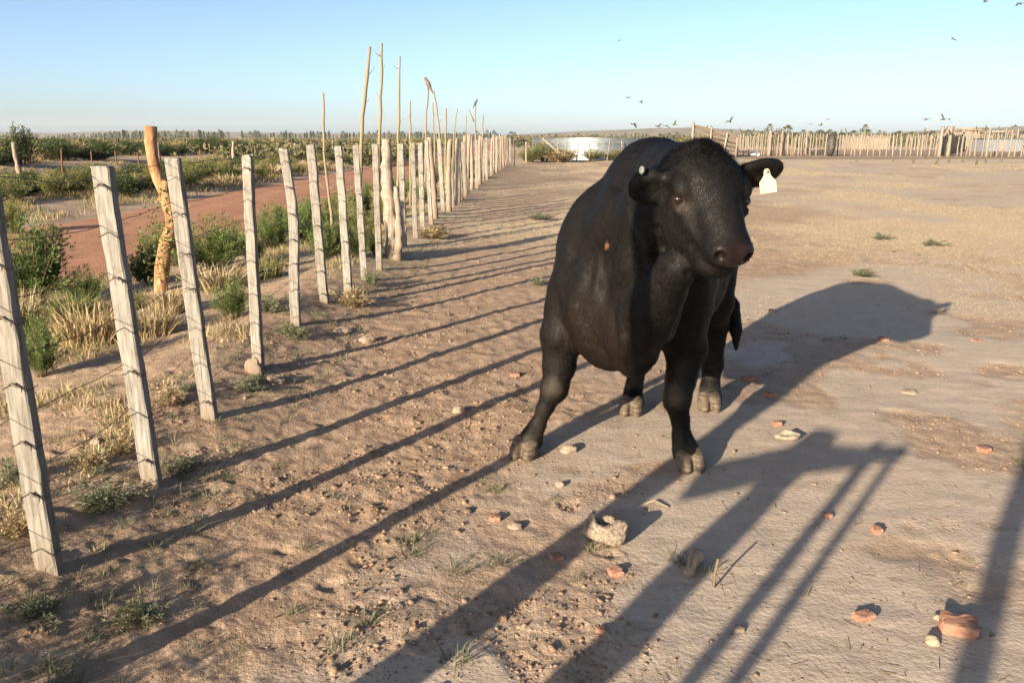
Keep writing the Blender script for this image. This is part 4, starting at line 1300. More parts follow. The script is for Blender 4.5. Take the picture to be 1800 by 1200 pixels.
# ear tags
tag_m = NT('ear_tag_plastic', 0.45, 0.4); tag_m.col((0.46, 0.48, 0.27))
btn_m = NT('ear_button_plastic', 0.5, 0.4); btn_m.col((0.13, 0.14, 0.11))
def flat_outline(pts, th, name):
    bm = bmesh.new()
    a = [bm.verts.new((x, -th / 2, z)) for x, z in pts]; b = [bm.verts.new((x, th / 2, z)) for x, z in pts]
    bm.faces.new(a); bm.faces.new(b[::-1])
    for i in range(len(pts)):
        j = (i + 1) % len(pts); bm.faces.new((a[j], a[i], b[i], b[j]))
    bmesh.ops.recalc_face_normals(bm, faces=bm.faces)
    me = bpy.data.meshes.new(name); bm.to_mesh(me); bm.free(); return me
pts = [(-0.037, 0), (0.037, 0), (0.038, 0.012), (0.037, 0.048), (0.024, 0.062), (0.014, 0.076), (0.013, 0.092), (0.008, 0.100), (0, 0.103),
       (-0.008, 0.100), (-0.013, 0.092), (-0.014, 0.076), (-0.024, 0.062), (-0.037, 0.048), (-0.038, 0.012)]
t_ = link('ear_tag', flat_outline(pts, 0.004, 'ear_tag'), bull, tag_m.m)
t_['label'] = 'pale yellow plastic tag hanging in the ear'
t_.location = at(1351, 339, 3.06); t_.scale = (0.87,) * 3
t_.rotation_euler = (R(-8), R(-6), R(10))
st = link('tag_stud', uvs(0.008, 12, 8), t_, btn_m.m); st.location = (0, -0.004, 0.090)
bm = bmesh.new(); bmesh.ops.create_cone(bm, cap_ends=True, segments=24, radius1=0.014, radius2=0.012, depth=0.008)
bmesh.ops.bevel(bm, geom=[e for e in bm.edges], offset=0.0015, segments=1)
bme = bpy.data.meshes.new('ear_button'); bm.to_mesh(bme); bm.free()
bt = link('ear_button', bme, bull, btn_m.m)
bt.location = at(1128, 299, 3.00); bt.rotation_euler = (R(80), 0, R(-35)); bt.scale = (0.8, 1.15, 1)
# ================================================================== LIVE POLES, ORANGE STAKE
m = NT('green_pole_bark', 0.8, 0.2)
v = m.coord('Object', (6, 6, 0.8))
m.col(m.mix(m.framp(m.noise(v, 4, 4), 0.35, 0.65), (0.17, 0.155, 0.080), (0.19, 0.15, 0.10))); POLEBARK = m.m
m = NT('orange_peeled_bark', 0.75, 0.25)
v = m.coord('Object', (7, 7, 2))
m.col(m.ramp(m.noise(v, 4, 5, 0.6), [(0.3, (0.12, 0.055, 0.025)), (0.5, (0.27, 0.135, 0.06)), (0.7, (0.36, 0.235, 0.12))]))
m.bump(m.noise(v, 10, 4), 0.5, 0.01); ORANGEBARK = m.m
def pole(name, pxs, Y, r0, r1, label, group=None, twigs=0, seed=0, mat=None):
    """pole through photo points at distance Y; first point is the foot"""
    P = np.array([at(px, py, Y) for px, py in pxs]); P[0, 2] = gz1(P[0, 0], Y) - 0.1
    n = 14
    t = np.linspace(0, 1, len(P)); tt = np.linspace(0, 1, n)
    pts = np.stack([np.interp(tt, t, P[:, k]) for k in range(3)], 1)
    for _ in range(2): pts[1:-1] = 0.25 * pts[:-2] + 0.5 * pts[1:-1] + 0.25 * pts[2:]
    r = np.random.default_rng(seed + 900)
    pts[1:-1, 0] += r.normal(0, 0.006, n - 2)
    root = empty(name, (P[0, 0], Y, P[0, 2]))
    off = np.array(root.location)
    link('stem', tube('stem', pts - off, np.linspace(r0, r1, n), 8, 0.25, seed), root, mat or POLEBARK)
    for k in range(twigs):
        q = pts[r.integers(5, n - 1)]; a = r.uniform(0, 6.28); L = r.uniform(0.05, 0.16)
        link('twig', tube('twig', [q - off, q - off + L * 0.5 * np.array([math.cos(a), math.sin(a), 0.5]), q - off + L * np.array([math.cos(a), math.sin(a), 0.8])], [0.006, 0.004, 0.002], 5), root, POLEBARK)
    tag(root, label, 'pole', group)
    return root, pts[-1]
G = 'live poles planted behind the fence'
pole('live_pole', [(592, 450), (580, 366), (570, 280), (568, 164)], 9.8, 0.022, 0.012, 'short curved green pole standing alone left of the two tallest poles', G, 3, 1)
pole('live_pole', [(630, 400), (633, 284), (640, 190), (650, 82)], 12.8, 0.036, 0.024, 'tall thick pole leaning right, left one of the two tallest', G, 4, 2)
pole('live_pole', [(664, 390), (666, 285), (669, 180), (671, 76)], 13.9, 0.034, 0.022, 'tallest upright pole, right one of the two tallest', G, 8, 3)
pole('live_pole', [(698, 380), (700, 300), (701, 200), (703, 99)], 16.3, 0.036, 0.018, 'tall pole tapering to a dark tip right of the two tallest', G, 6, 4)
pole('live_pole', [(721, 350), (721, 270), (721, 220), (721, 178)], 18.0, 0.026, 0.018, 'medium pole right of the dark tipped tall pole', G, 3, 5)
_, hawk_top = pole('live_pole', [(746, 340), (748, 274), (749, 215), (753, 157)], 21.5, 0.028, 0.020, 'slender pole with a raptor perched on its tip', G, 1, 6)
pole('live_pole', [(765, 330), (764, 250), (762, 215), (761, 181)], 23.0, 0.026, 0.016, 'short pole between the raptor pole and the bowed pole', G, 3, 7)
pole('live_pole', [(777, 330), (775, 270), (770, 205), (762, 160)], 23.5, 0.034, 0.022, 'bowed pole curving left at its top beside the raptor pole', G, 3, 8)
pole('live_pole', [(783, 320), (783, 260), (784, 225), (784, 191)], 25.0, 0.034, 0.026, 'stubby pole right of the bowed pole', G, 1, 9)
pole('live_pole', [(796, 315), (797, 245), (800, 215), (804, 191)], 28.0, 0.026, 0.016, 'thin pole leaning right beyond the stubby pole', G, 2, 10)
pole('live_pole', [(819, 310), (819, 245), (819, 220), (820, 203)], 31.0, 0.024, 0.016, 'short thin pole left of the forked pole', G, 1, 11)
fk, bird_top = pole('live_pole', [(837, 305), (836, 240), (835, 215), (836, 186)], 34.0, 0.050, 0.020, 'forked pole with a small bird on its tip', G, 1, 12)
f0 = at(833, 214, 34.0) - np.array(fk.location); f1 = at(824, 192, 34.0) - np.array(fk.location)
link('fork', tube('fork', [f0, (f0 + f1) / 2, f1], [0.035, 0.026, 0.014], 6), fk, POLEBARK)
pole('live_pole', [(849, 300), (849, 240), (848, 222), (850, 201)], 37.0, 0.046, 0.020, 'last and farthest pole, bent at the tip', G, 2, 13)
def bindweed(root, pts, n, seed):
    r = np.random.default_rng(seed)
    q = np.array([pts[i] for i in r.integers(0, len(pts), n)]) + r.normal(0, 1, (n, 3)) * np.array([0.085, 0.085, 0.08])
    V, Q = leaf_tris(q, r.normal(0, 1, (n, 3)) + np.array([0, 0, -0.6]), r.uniform(0.02, 0.05, n), r.uniform(0.006, 0.014, n), r)
    me = mesh_np('creeper', V, Q, smooth=False); add_attr(me, 'shade', np.repeat(r.uniform(0.2, 1, n), 4))
    link('creeper', me, root, LEAF_GREEN)
ost, _ = pole('orange_stake', [(284, 505), (279, 465), (300, 410), (306, 370), (282, 325), (266, 280), (265, 222)], 8.2, 0.076, 0.056, 'orange barked crooked live stake wrapped in creeper behind the second and third posts', None, 0, 20, ORANGEBARK)
b0 = at(286, 352, 8.2) - np.array(ost.location); b1 = at(291, 318, 8.16) - np.array(ost.location)
link('side_branch', tube('side_branch', [b0, (b0 + b1) / 2 + np.array([0.006, 0, 0]), b1], [0.056, 0.046, 0.036], 8, 0.2, 4), ost, ORANGEBARK)
bindweed(ost, [at(285 + 12 * math.sin(k), 345 + k * 11, 8.1) - np.array(ost.location) for k in range(13)], 420, 5)

# ================================================================== OLD FENCE ACROSS THE ROAD
old = empty('old_fence', (-17, 26, 0))
def opost(px, ytop, Y, w, mat, seed, base=None):
    p = at(px, ytop, Y); z0 = gz1(p[0], Y)
    zs = np.linspace(-0.1, p[2] - z0, 12)
    part('fence_post', tube('fence_post', np.stack([0.03 * np.sin(zs * 3 + seed), 0 * zs, zs], 1), np.linspace(w, w * 0.75, 12), 7, 0.35, seed), old, mat, (p[0], Y, z0))
m = NT('rusty_iron', 0.8, 0.3); m.col((0.13, 0.06, 0.03)); RUST = m.m
opost(25, 250, 22, 0.075, WOOD_PALE, 1)
for i, (px, yt, Y) in enumerate(((106, 262, 24), (158, 266, 26), (201, 266, 28), (241, 268, 30), (352, 262, 36), (381, 262, 38))):
    opost(px, yt, Y, 0.028, RUST, 10 + i)
opost(278, 250, 31, 0.075, WOOD_PALE, 2); opost(409, 249, 40, 0.085, WOOD_PALE, 3); opost(518, 252, 56, 0.09, WOOD_PALE, 4); opost(584, 247, 62, 0.09, WOOD_PALE, 5)
wp = [at(-80, 296, 19)] + [at(px, yt + 14, Y) for px, yt, Y in ((25, 262, 22), (106, 262, 24), (158, 266, 26), (201, 266, 28), (241, 268, 30), (278, 262, 31), (352, 258, 36), (381, 256, 38), (409, 255, 40))]
for dz in (0.0, -0.25):
    part('wire', tube('wire', np.array(wp) + np.array([0, 0, dz]), 0.004, 4), old, WIRE).location = (17, -26, 0)
tag(old, 'old fence of crooked posts and rusty stakes across the red road', 'fence')

# ================================================================== CROSS FENCE, TANK
cross = empty('cross_fence', (4, 46, 0))
for i, (px, yt, yb) in enumerate(((904, 246, 292), (925, 247, 287), (955, 241, 284), (981, 247, 286), (1013, 247, 284), (1036, 247, 284), (1067, 248, 283), (1093, 248, 282), (1120, 248, 282), (1150, 248, 282), (1180, 248, 281))):
    x, Y = ground_at(px, yb)
    tp = at(px + (5 if i in (4, 6) else 0), yt, Y)
    z0 = gz1(x, Y); zs = np.linspace(-0.1, tp[2] - z0, 8)
    part('fence_post', tube('fence_post', np.stack([(tp[0] - x) * zs / zs[-1], 0 * zs, zs], 1), 0.052 if i in (1, 2) else 0.036, 7, 0.3, i), cross, WOOD_PALE, (x, Y, z0))
a, b = at(904, 247, 44.0), at(925, 248, 46.3)
part('rail', tube('rail', [a, (a + b) / 2, b], 0.05, 7), cross, WOOD_PALE).location = (-4, -46, 0)
a, b = at(956, 246, 47.0), at(985, 270, 46.5)
part('brace', tube('brace', [a, (a + b) / 2, b], 0.045, 7), cross, WOOD_PALE).location = (-4, -46, 0)
for h in (0.35, 0.7, 1.05):
    part('wire', tube('wire', [(at(904, 270, 44.0)[0], 44.0, h), (at(981, 270, 46.8)[0], 46.8, h), (at(1180, 270, 48)[0], 48.6, h)], 0.005, 4), cross, WIRE).location = (-4, -46, 0)
tag(cross, 'wire cross fence on thin stakes in front of the corrugated tank', 'fence')

m = NT('galvanised_sheet', 0.34, 0.5); m.b.inputs['Metallic'].default_value = 0.85
v = m.coord('Object', (1, 1, 1))
m.col(m.mix(m.framp(m.noise(v, 2.0, 5), 0.35, 0.7), (0.33, 0.36, 0.37), (0.24, 0.26, 0.26)))
m.L(m.framp(m.noise(v, 5, 3), 0.3, 0.7, 0.30, 0.5), m.b.inputs['Roughness']); GALV = m.m
TX, TY, TR, TH = 6.35, 58.5, 4.9, 1.38
tank = empty('water_tank', (TX, TY, 0))
npan = 14
for k in range(npan):
    th = np.linspace(2 * np.pi * k / npan, 2 * np.pi * (k + 1) / npan + 0.006, 10)
    zz = np.linspace(0, TH, 12 * 6 + 1)
    A, Z = np.meshgrid(th, zz)
    rr = TR + 0.020 * np.sin(Z / TH * 12 * 2 * np.pi) + (0.004 if k % 2 else 0.0)
    V = np.stack([rr * np.sin(A), rr * np.cos(A), Z], -1).reshape(-1, 3)
    i, j = np.meshgrid(np.arange(len(zz) - 1), np.arange(len(th) - 1), indexing='ij'); n = len(th)
    Q = np.stack([i * n + j, i * n + j + 1, (i + 1) * n + j + 1, (i + 1) * n + j], -1).reshape(-1, 4)[:, ::-1]
    link('panel', mesh_np('panel', V, Q), tank, GALV)
th = np.linspace(0, 2 * np.pi, 97)
link('rim', tube('rim', np.stack([(TR + 0.01) * np.sin(th), (TR + 0.01) * np.cos(th), 0 * th + TH + 0.012], 1), 0.028, 6), tank, GALV)
m = NT('tank_water', 0.05, 0.5); m.col((0.02, 0.035, 0.03))
V = np.concatenate([[[0, 0, TH - 0.25]], np.stack([(TR - 0.05) * np.sin(th[:-1]), (TR - 0.05) * np.cos(th[:-1]), 0 * th[:-1] + TH - 0.25], 1)])
k = np.arange(96)
link('water', mesh_np('water', V, None, np.stack([0 * k, 1 + (k + 1) % 96, 1 + k], 1), False), tank, m.m)
tag(tank, 'round galvanised corrugated water tank gleaming in the sun behind the cross fence', 'tank')

for (x, y, w, h, kd, lab, mt) in ((2.0, 50.0, 3.2, 1.35, 'olive', 'tall yellow green bush left of the tank', LEAF_OLIVE), (1.1, 49.0, 2.2, 1.0, 'olive', 'dark bush at the end of the long fence', None),
                              (3.0, 49.2, 2.6, 0.9, 'hedge', 'heap of brown brush against the left of the tank', STRAW), (5.1, 52.2, 2.0, 0.85, 'olive', 'reedy green weeds in front of the tank', None), (6.6, 52.4, 2.2, 0.8, 'olive', 'reedy weeds right of centre before the tank', None), (8.2, 52.6, 2.0, 0.7, 'olive', 'low weeds before the right part of the tank', None)):
    shrub(kd, x, y, w, h, lab, None, 'shrub', mt)

# ================================================================== CORRAL
STK = []
STAKEWOOD = mat_wood('grey_stake_wood', (0.115, 0.095, 0.075), (0.21, 0.178, 0.142), (0.28, 0.24, 0.195))
for i in range(5):
    zs = np.linspace(-0.1, 1.0, 7); rr = np.random.default_rng(700 + i)
    STK.append(tube('stake', np.stack([rr.normal(0, 0.012, 7), rr.normal(0, 0.012, 7), zs], 1), np.linspace(0.055, 0.045, 7) * rr.uniform(0.9, 1.1, 7), 6))
    STK[-1].materials.append(STAKEWOOD)
_r = np.random.default_rng(55)
def stake_row(root, x0, y0, x1, y1, step, hmin, hmax, wmul=1.0, skip=0.0):
    L = math.hypot(x1 - x0, y1 - y0); s = 0.0
    while s < L:
        t = s / L
        if _r.random() >= skip:
            o = link('stake', STK[_r.integers(5)], root)
            h = _r.uniform(hmin, hmax); w = _r.uniform(0.75, 1.35) * wmul
            o.location = Vector((x0 + (x1 - x0) * t + _r.normal(0, 0.03), y0 + (y1 - y0) * t + _r.normal(0, 0.05), 0)) - root.location
            o.scale = (w, w, h); o.rotation_euler = (_r.normal(0, 0.02), _r.normal(0, 0.03), _r.uniform(0, 6))
        s += step * _r.uniform(0.6, 1.4)
def wx(px, Y): return at(px, 260, Y)[0]
c1 = empty('corral_fence', (wx(1350, 66), 66, 0))
stake_row(c1, wx(1286, 66), 66, wx(1420, 66), 66.5, 0.21, 1.45, 1.85)
for px in (1352, 1374): stake_row(c1, wx(px, 65.8), 65.8, wx(px, 65.8) + 0.05, 65.8, 1, 1.95, 2.0, 2.4)
tag(c1, 'dense stake palisade of the corral right behind the bull head', 'fence')
c2 = empty('corral_fence', (wx(1530, 66), 66, 0))
stake_row(c2, wx(1425, 66), 66.2, wx(1640, 66), 65.5, 0.46, 1.4, 1.9, 1.15)
tag(c2, 'sparse stake fence of the corral to the right of the tractor tyre', 'fence')
c3 = empty('corral_fence', (wx(1720, 64), 64, 0))
stake_row(c3, wx(1645, 65), 65, wx(1840, 62), 62, 0.36, 1.6, 2.2, 1.1)
for px in (1652, 1668, 1735, 1798): stake_row(c3, wx(px, 63), 63, wx(px, 63) + 0.05, 63, 1, 2.1, 2.3, 2.2)
tag(c3, 'tall uneven stake fence of the corral at the right edge', 'fence')
c4 = empty('corral_fence', (wx(1560, 90), 90, 0))
stake_row(c4, wx(1300, 92), 92, wx(1800, 88), 88, 0.33, 1.5, 1.9, 1.2)
tag(c4, 'back stake fence across the far side of the corral', 'fence')
c5 = empty('corral_fence', (wx(1640, 78), 78, 0))
stake_row(c5, wx(1655, 66), 66.5, wx(1690, 88), 88, 0.5, 1.7, 2.1, 1.2)
stake_row(c5, wx(1424, 66), 67, wx(1420, 88), 88, 0.6, 1.5, 1.9, 1.2)
tag(c5, 'dividing stake fence running back through the corral', 'fence')
def beam(root, a, b, r=0.06, name='rail'):
    o = link(name, tube(name, [np.array(a), (np.array(a) + np.array(b)) / 2, np.array(b)], r, 6), root, WOOD_PALE)
    o.location = -root.location
for (pa, pb) in (((1652, 232), (1690, 230)), ((1690, 226), (1735, 226)), ((1735, 232), (1800, 231))):
    beam(c3, at(*pa, 63.3), at(*pb, 63.3), 0.07)
beam(c1, at(1352, 236, 66.2), at(1374, 234, 66.2), 0.08)
# loading chute of slanting planks
ch = empty('loading_chute', (wx(1255, 60), 60, 0))
def plank(root, p, q, th, dpt, name='plank'):
    p, q = np.array(p), np.array(q); d = q - p; L = np.linalg.norm(d); f = frame(d, np.array([0, 0, 1.0]))
    V = [p * (1 - t) + q * t + f[1] * a * dpt / 2 + f[2] * b * th / 2 for t in (0, 1) for a, b in ((-1, -1), (1, -1), (1, 1), (-1, 1))]
    me = bpy.data.meshes.new(name); me.from_pydata([tuple(x) for x in V], [], [(0, 1, 2, 3), (7, 6, 5, 4), (0, 4, 5, 1), (1, 5, 6, 2), (2, 6, 7, 3), (3, 7, 4, 0)])
    o = link(name, me, root, WOOD_PALE); o.location = -root.location
for k in range(5):
    plank(ch, at(1221, 222 + k * 9, 59), at(1296, 243 + k * 7, 61), 0.20, 0.05)
for k in range(4):
    plank(ch, at(1225, 222 + k * 9, 60.6), at(1296, 241 + k * 7, 62.4), 0.18, 0.05)
for px, yt, yb, r in ((1219, 214, 272, 0.09), (1251, 223, 272, 0.07), (1279, 233, 274, 0.07), (1296, 238, 276, 0.06)):
    Y = 59 + (px - 1219) / 40.0
    a = at(px, yt, Y - 0.12); beam(ch, (a[0] + (-0.25 if px == 1279 else 0), Y - 0.12, -0.05), a, r, 'post')
    a2 = at(px, yt + 1, Y + 1.75); beam(ch, (a2[0], Y + 1.75, -0.05), a2, r, 'post')
tag(ch, 'wooden loading chute with slanting plank sides behind the bull poll', 'chute')
# tractor tyre standing on edge
def torus_tyre():
    n, k = 44, 12
    V = []
    for i in range(n):
        a = 2 * math.pi * i / n
        for j in range(k):
            b = 2 * math.pi * j / k
            w = 0.26 * math.cos(b); r = 0.62 + 0.20 * math.sin(b)
            if math.sin(b) > 0.5: r += 0.045 * (1 if (i + (1 if w > 0 else 0)) % 2 else -0.3)
            V.append((w, r * math.cos(a), r * math.sin(a) + 0.84))
    i, j = np.meshgrid(np.arange(n), np.arange(k), indexing='ij')
    Q = np.stack([i * k + j, ((i + 1) % n) * k + j, ((i + 1) % n) * k + (j + 1) % k, i * k + (j + 1) % k], -1).reshape(-1, 4)
    return mesh_np('tractor_tyre', V, Q, smooth=False)
m = NT('dusty_rubber', 0.8, 0.3)
m.col(m.mix(m.framp(m.noise(m.coord('Object'), 8, 4), 0.45, 0.65), (0.022, 0.02, 0.022), (0.11, 0.09, 0.075)))
ty = link('tractor_tyre', torus_tyre(), None, m.m); ty.location = (wx(1460, 65.2), 65.2, 0.0); ty.rotation_euler = (0, 0, R(-14))
tag(ty, 'worn black tractor tyre standing on edge by the corral fence', 'tyre')
# white sack and shed
def blob(name, sx, sy, sz, seed, amp=0.3, res=(20, 12)):
    bm = bmesh.new(); bmesh.ops.create_uvsphere(bm, u_segments=res[0], v_segments=res[1], radius=1)
    V = np.array([v_.co for v_ in bm.verts])
    d = 1 + amp * (noise3(V * 1.7 + seed * 3.1, seed) - 0.5) * 2 + amp * 0.5 * (noise3(V * 4 + seed, seed + 1) - 0.5)
    for v_, q, dd in zip(bm.verts, V, d): v_.co = (q[0] * dd * sx, q[1] * dd * sy, max(q[2] * dd * sz, -0.4 * sz))
    me = bpy.data.meshes.new(name); bm.to_mesh(me); bm.free()
    me.polygons.foreach_set('use_smooth', np.ones(len(me.polygons), bool))
    return me
m = NT('white_sacking', 0.7, 0.3); m.col((0.62, 0.60, 0.55)); WHITE = m.m
o = link('sack', blob('sack', 0.36, 0.2, 0.24, 4), None, WHITE); o.location = (wx(1328, 64.5), 64.5, 0.09); tag(o, 'white sack lying at the foot of the dense palisade', 'sack')
m = NT('blue_sheet', 0.6, 0.3); m.col(m.mix(m.framp(m.noise(m.coord('Object', (3, 3, 0.6)), 2, 4), 0.35, 0.7), (0.11, 0.15, 0.19), (0.20, 0.18, 0.16))); BLUE = m.m
shed = empty('shed', (wx(1755, 84), 84, 0))
def boxpart(root, name, x0, x1, y0, y1, z0, z1, mat):
    me = bpy.data.meshes.new(name)
    me.from_pydata([(x, y, z) for x in (x0, x1) for y in (y0, y1) for z in (z0, z1)], [], [(0, 1, 3, 2), (4, 6, 7, 5), (0, 4, 5, 1), (2, 3, 7, 6), (0, 2, 6, 4), (1, 5, 7, 3)])
    return link(name, me, root, mat)
xa, xb = wx(1732, 84) - wx(1755, 84), wx(1796, 84) - wx(1755, 84)
boxpart(shed, 'wall', xa, xb, 0, 2.5, 0, 1.25, BLUE)
boxpart(shed, 'roof', xa - 0.15, xb + 0.15, -0.15, 2.65, 1.253, 1.33, GALV)
boxpart(shed, 'door', 0.1, 0.8, -0.03, -0.004, 0, 1.1, WOOD_GREY)
tag(shed, 'low blue sheet shed behind the stakes at the right edge', 'shed')
sh2 = empty('hut', (wx(1700, 100), 100, 0))
xa, xb = wx(1686, 100) - wx(1700, 100), wx(1718, 100) - wx(1700, 100)
m = NT('pale_plaster', 0.9, 0.2); m.col(m.mix(m.framp(m.noise(m.coord('Object', (4, 4, 0.5)), 1.6, 4), 0.35, 0.65), (0.16, 0.125, 0.09), (0.27, 0.22, 0.165)))
boxpart(sh2, 'wall', xa, xb, 0, 3, 0, 2.2, m.m); boxpart(sh2, 'roof', xa - 0.2, xb + 0.2, -0.2, 3.2, 2.203, 2.36, WOOD_PALE)
boxpart(sh2, 'door', -0.5, 0.4, -0.04, -0.004, 0, 1.8, WOOD_GREY)
tag(sh2, 'pale hut with a flat roof behind the corral', 'hut')
wh = empty('hut', (wx(1530, 102), 102, 0))
boxpart(wh, 'wall', -2.6, 2.2, 0, 2.5, 0, 1.45, m.m); boxpart(wh, 'roof', -2.8, 2.4, -0.2, 2.7, 1.453, 1.56, WOOD_GREY)
tag(wh, 'low boarded lean-to seen through the sparse corral fence', 'hut')

# ================================================================== FAR TREES
def tree_meshes(seed, slim):
    r = np.random.default_rng(seed)
    n = 420
    t = r.uniform(0.02, 1, n) ** (0.8 if slim else 1.0)
    prof = (np.sin(np.pi * t ** 0.75) ** 0.7) * (0.16 if slim else 0.42)
    a = r.uniform(0, 6.28, n); rr = prof * np.sqrt(r.uniform(0.1, 1, n))
    P = np.stack([rr * np.cos(a), rr * np.sin(a), t * 0.95], 1)
    if not slim: P += 0.10 * (np.stack([noise3(P * 3.3, seed), noise3(P * 3.3, seed + 1), noise3(P * 3.3, seed + 2)], 1) - 0.5)
    D = r.normal(0, 1, (n, 3)); D[:, 2] = np.abs(D[:, 2]) * (2 if slim else 0.8)
    V, Q = leaf_tris(P, D, r.uniform(0.06, 0.13, n), r.uniform(0.015, 0.04, n), r)
    me = mesh_np('crown', V, Q, smooth=False); add_attr(me, 'shade', np.repeat(np.clip(r.normal(0.35, 0.25, n), 0, 1), 4))
    tr = tube('trunk', [(0, 0, 0), (0.005, 0, 0.3), (0, 0.005, 0.75)], [0.025, 0.02, 0.008], 6)
    return me, tr
TREES = {0: [tree_meshes(800 + i, False) for i in range(4)], 1: [tree_meshes(820 + i, True) for i in range(3)]}
_r = np.random.default_rng(91)
def tree(x, y, h, slim, label, group, w=1.0):
    cm, tm = TREES[slim][_r.integers(len(TREES[slim]))]
    o = empty('tree', (x, y, 0), _r.uniform(0, 6.28)); o.scale = (h * w, h * w, h)
    cr = link('crown', cm, o, SCRUB)
    cr.material_slots[0].link = 'OBJECT'; cr.material_slots[0].material = DARKLEAF if y > 300 else SCRUB; link('trunk', tm, o, TWIG)
    tag(o, label, 'tree', group)
def tree_px(px, ytop, Y, slim, label, group, w=1.0):
    p = at(px, ytop, Y); tree(p[0], Y, max(1.5, p[2]), slim, label, group, w)
px = 85
while px < 395:                                            # shelter belt on the left horizon
    slim = _r.random() < 0.55
    tree_px(px, (_r.uniform(228, 236) if px > 170 else _r.uniform(233, 239)), _r.uniform(420, 470), 1 if slim else 0, 'one of the trees of the shelter belt on the left horizon', 'shelter belt on the left horizon', 1.0 if slim else 0.8)
    px += _r.uniform(2.5, 7)
for px, yt, w in ((376, 231, 0.9), (386, 228, 0.9), (401, 231, 0.5)):
    tree_px(px, yt, 430, 0, 'one of the clump of rounded trees right of the orange stake on the horizon', 'rounded trees on the horizon', w)
px = 425
while px < 905:
    slim = _r.random() < 0.4
    tree_px(px, _r.uniform(229, 238), _r.uniform(430, 560), 1 if slim else 0, 'one of the hazy trees on the horizon behind the long fence', 'hazy trees behind the long fence', 1.0)
    px += _r.uniform(3, 9)
px = 905
while px < 1240:
    if _r.random() < 0.8: tree_px(px, _r.uniform(232, 243), _r.uniform(230, 400), 0, 'one of the low trees behind the tank', 'low trees behind the tank', 1.2)
    px += _r.uniform(7, 16)
px = 1300
while px < 1800:
    tree_px(px, _r.uniform(228, 239), _r.uniform(130, 260), 0, 'one of the grey green trees behind the corral', 'trees behind the corral', _r.uniform(1.2, 2.2))
    px += _r.uniform(6, 15)
for px, yt, nm in ((1352, 219, 'left of the pair of trees rising above the dense palisade'), (1384, 219, 'right of the pair of trees rising above the dense palisade'), (1520, 220, 'tallest tree behind the corral, above the sparse stakes')):
    tree_px(px, yt, 170, 0, nm, None, 1.0)
# ================================================================== BIRDS
m = NT('bird_plumage', 0.7, 0.2)
m.col(m.mix(m.framp(m.objrand(), 0, 1), (0.055, 0.055, 0.035), (0.10, 0.085, 0.05))); PLUME = m.m
m = NT('raptor_plumage', 0.7, 0.2)
v = m.coord('Object')
m.col(m.mix(m.framp(m.noise(v, 30, 3), 0.4, 0.6), (0.07, 0.05, 0.034), (0.16, 0.12, 0.085))); RAPT = m.m
def sdf_mesh(name, build, lo, hi, st):
    F = Field(lo, hi, st); build(F); V, Q = F.mesh()
    N = vnormals(V, Q)
    if ((V - V.mean(0)) * N).sum() < 0: Q = Q[:, ::-1].copy()
    return mesh_np(name, V, Q)
def perched(F):
    F.ell((0, 0, 0.12), frame((0.5, 0, 1), np.array([0, 1.0, 0])), (0.12, 0.055, 0.06), 0.03)
    F.ell((0.075, 0, 0.245), np.eye(3), (0.045, 0.038, 0.040), 0.03)
    F.cone((0.10, 0, 0.245), (0.135, 0, 0.230), 0.014, 0.006, 0.012)
    F.cone((-0.04, 0, 0.06), (-0.13, 0, -0.10), 0.034, 0.016, 0.03)
    F.cone((0.0, 0.02, 0.04), (0.01, 0.02, -0.01), 0.012, 0.010, 0.01); F.cone((0.0, -0.02, 0.04), (0.01, -0.02, -0.01), 0.012, 0.010, 0.01)
PERCH = sdf_mesh('bird', perched, (-0.2, -0.12, -0.16), (0.2, 0.12, 0.34), 0.012)
def flyer(up):
    """bird on the wing: body, tail and two bent wings"""
    VV, QQ, TT, o = [], [], [], 0
    v, q, t = tube_path([(0.16, 0, 0.01), (0.12, 0, 0.01), (0.05, 0, 0), (-0.05, 0, 0), (-0.12, 0, 0.005), (-0.26, 0, 0.0)], [0.008, 0.026, 0.042, 0.040, 0.024, 0.018], 8)
    VV.append(v); QQ.append(q); TT.append(t); o += len(v)
    for sg in (-1, 1):
        P = []
        for k, (y, ch, x0, z) in enumerate(((0.03, 0.13, 0.06, 0.01), (0.13, 0.14, 0.08, 0.01 + 0.10 * up), (0.24, 0.11, 0.06, 0.01 + 0.16 * up), (0.36, 0.04, -0.02, 0.01 + 0.13 * up))):
            P += [(x0, sg * y, z + 0.006), (x0 - ch * 0.5, sg * y, z + 0.010), (x0 - ch, sg * y, z), (x0 - ch * 0.5, sg * y, z - 0.004)]
        P = np.array(P)
        qs = []
        for k in range(3):
            for j in range(4): qs.append((k * 4 + j, k * 4 + (j + 1) % 4, (k + 1) * 4 + (j + 1) % 4, (k + 1) * 4 + j))
        qs += [(0, 1, 2, 3), (12, 13, 14, 15)]
        VV.append(P); QQ.append(np.array(qs) + o); o += len(P)
    return mesh_np('bird', np.concatenate(VV), np.concatenate(QQ), np.concatenate(TT), smooth=False)
FLY = [flyer(0.9), flyer(-0.8), flyer(0.2)]
_r = np.random.default_rng(77)
def bird(mesh, loc, rz, s, label, group=None, mat=None, tilt=(0, 0)):
    o = link('bird', mesh, None, PLUME)
    o.location = loc; o.rotation_euler = (tilt[0], tilt[1], rz); o.scale = (s, s, s)
    if mat: o.material_slots[0].link = 'OBJECT'; o.material_slots[0].material = mat
    tag(o, label, 'bird', group)
h = bird(PERCH, Vector(hawk_top) + Vector((0, 0, 0.0)), R(150), 1.05, 'brown raptor perched on the tip of the slender pole', None, RAPT)
bird(PERCH, Vector(bird_top), R(-20), 0.9, 'small dark bird perched on the forked pole')
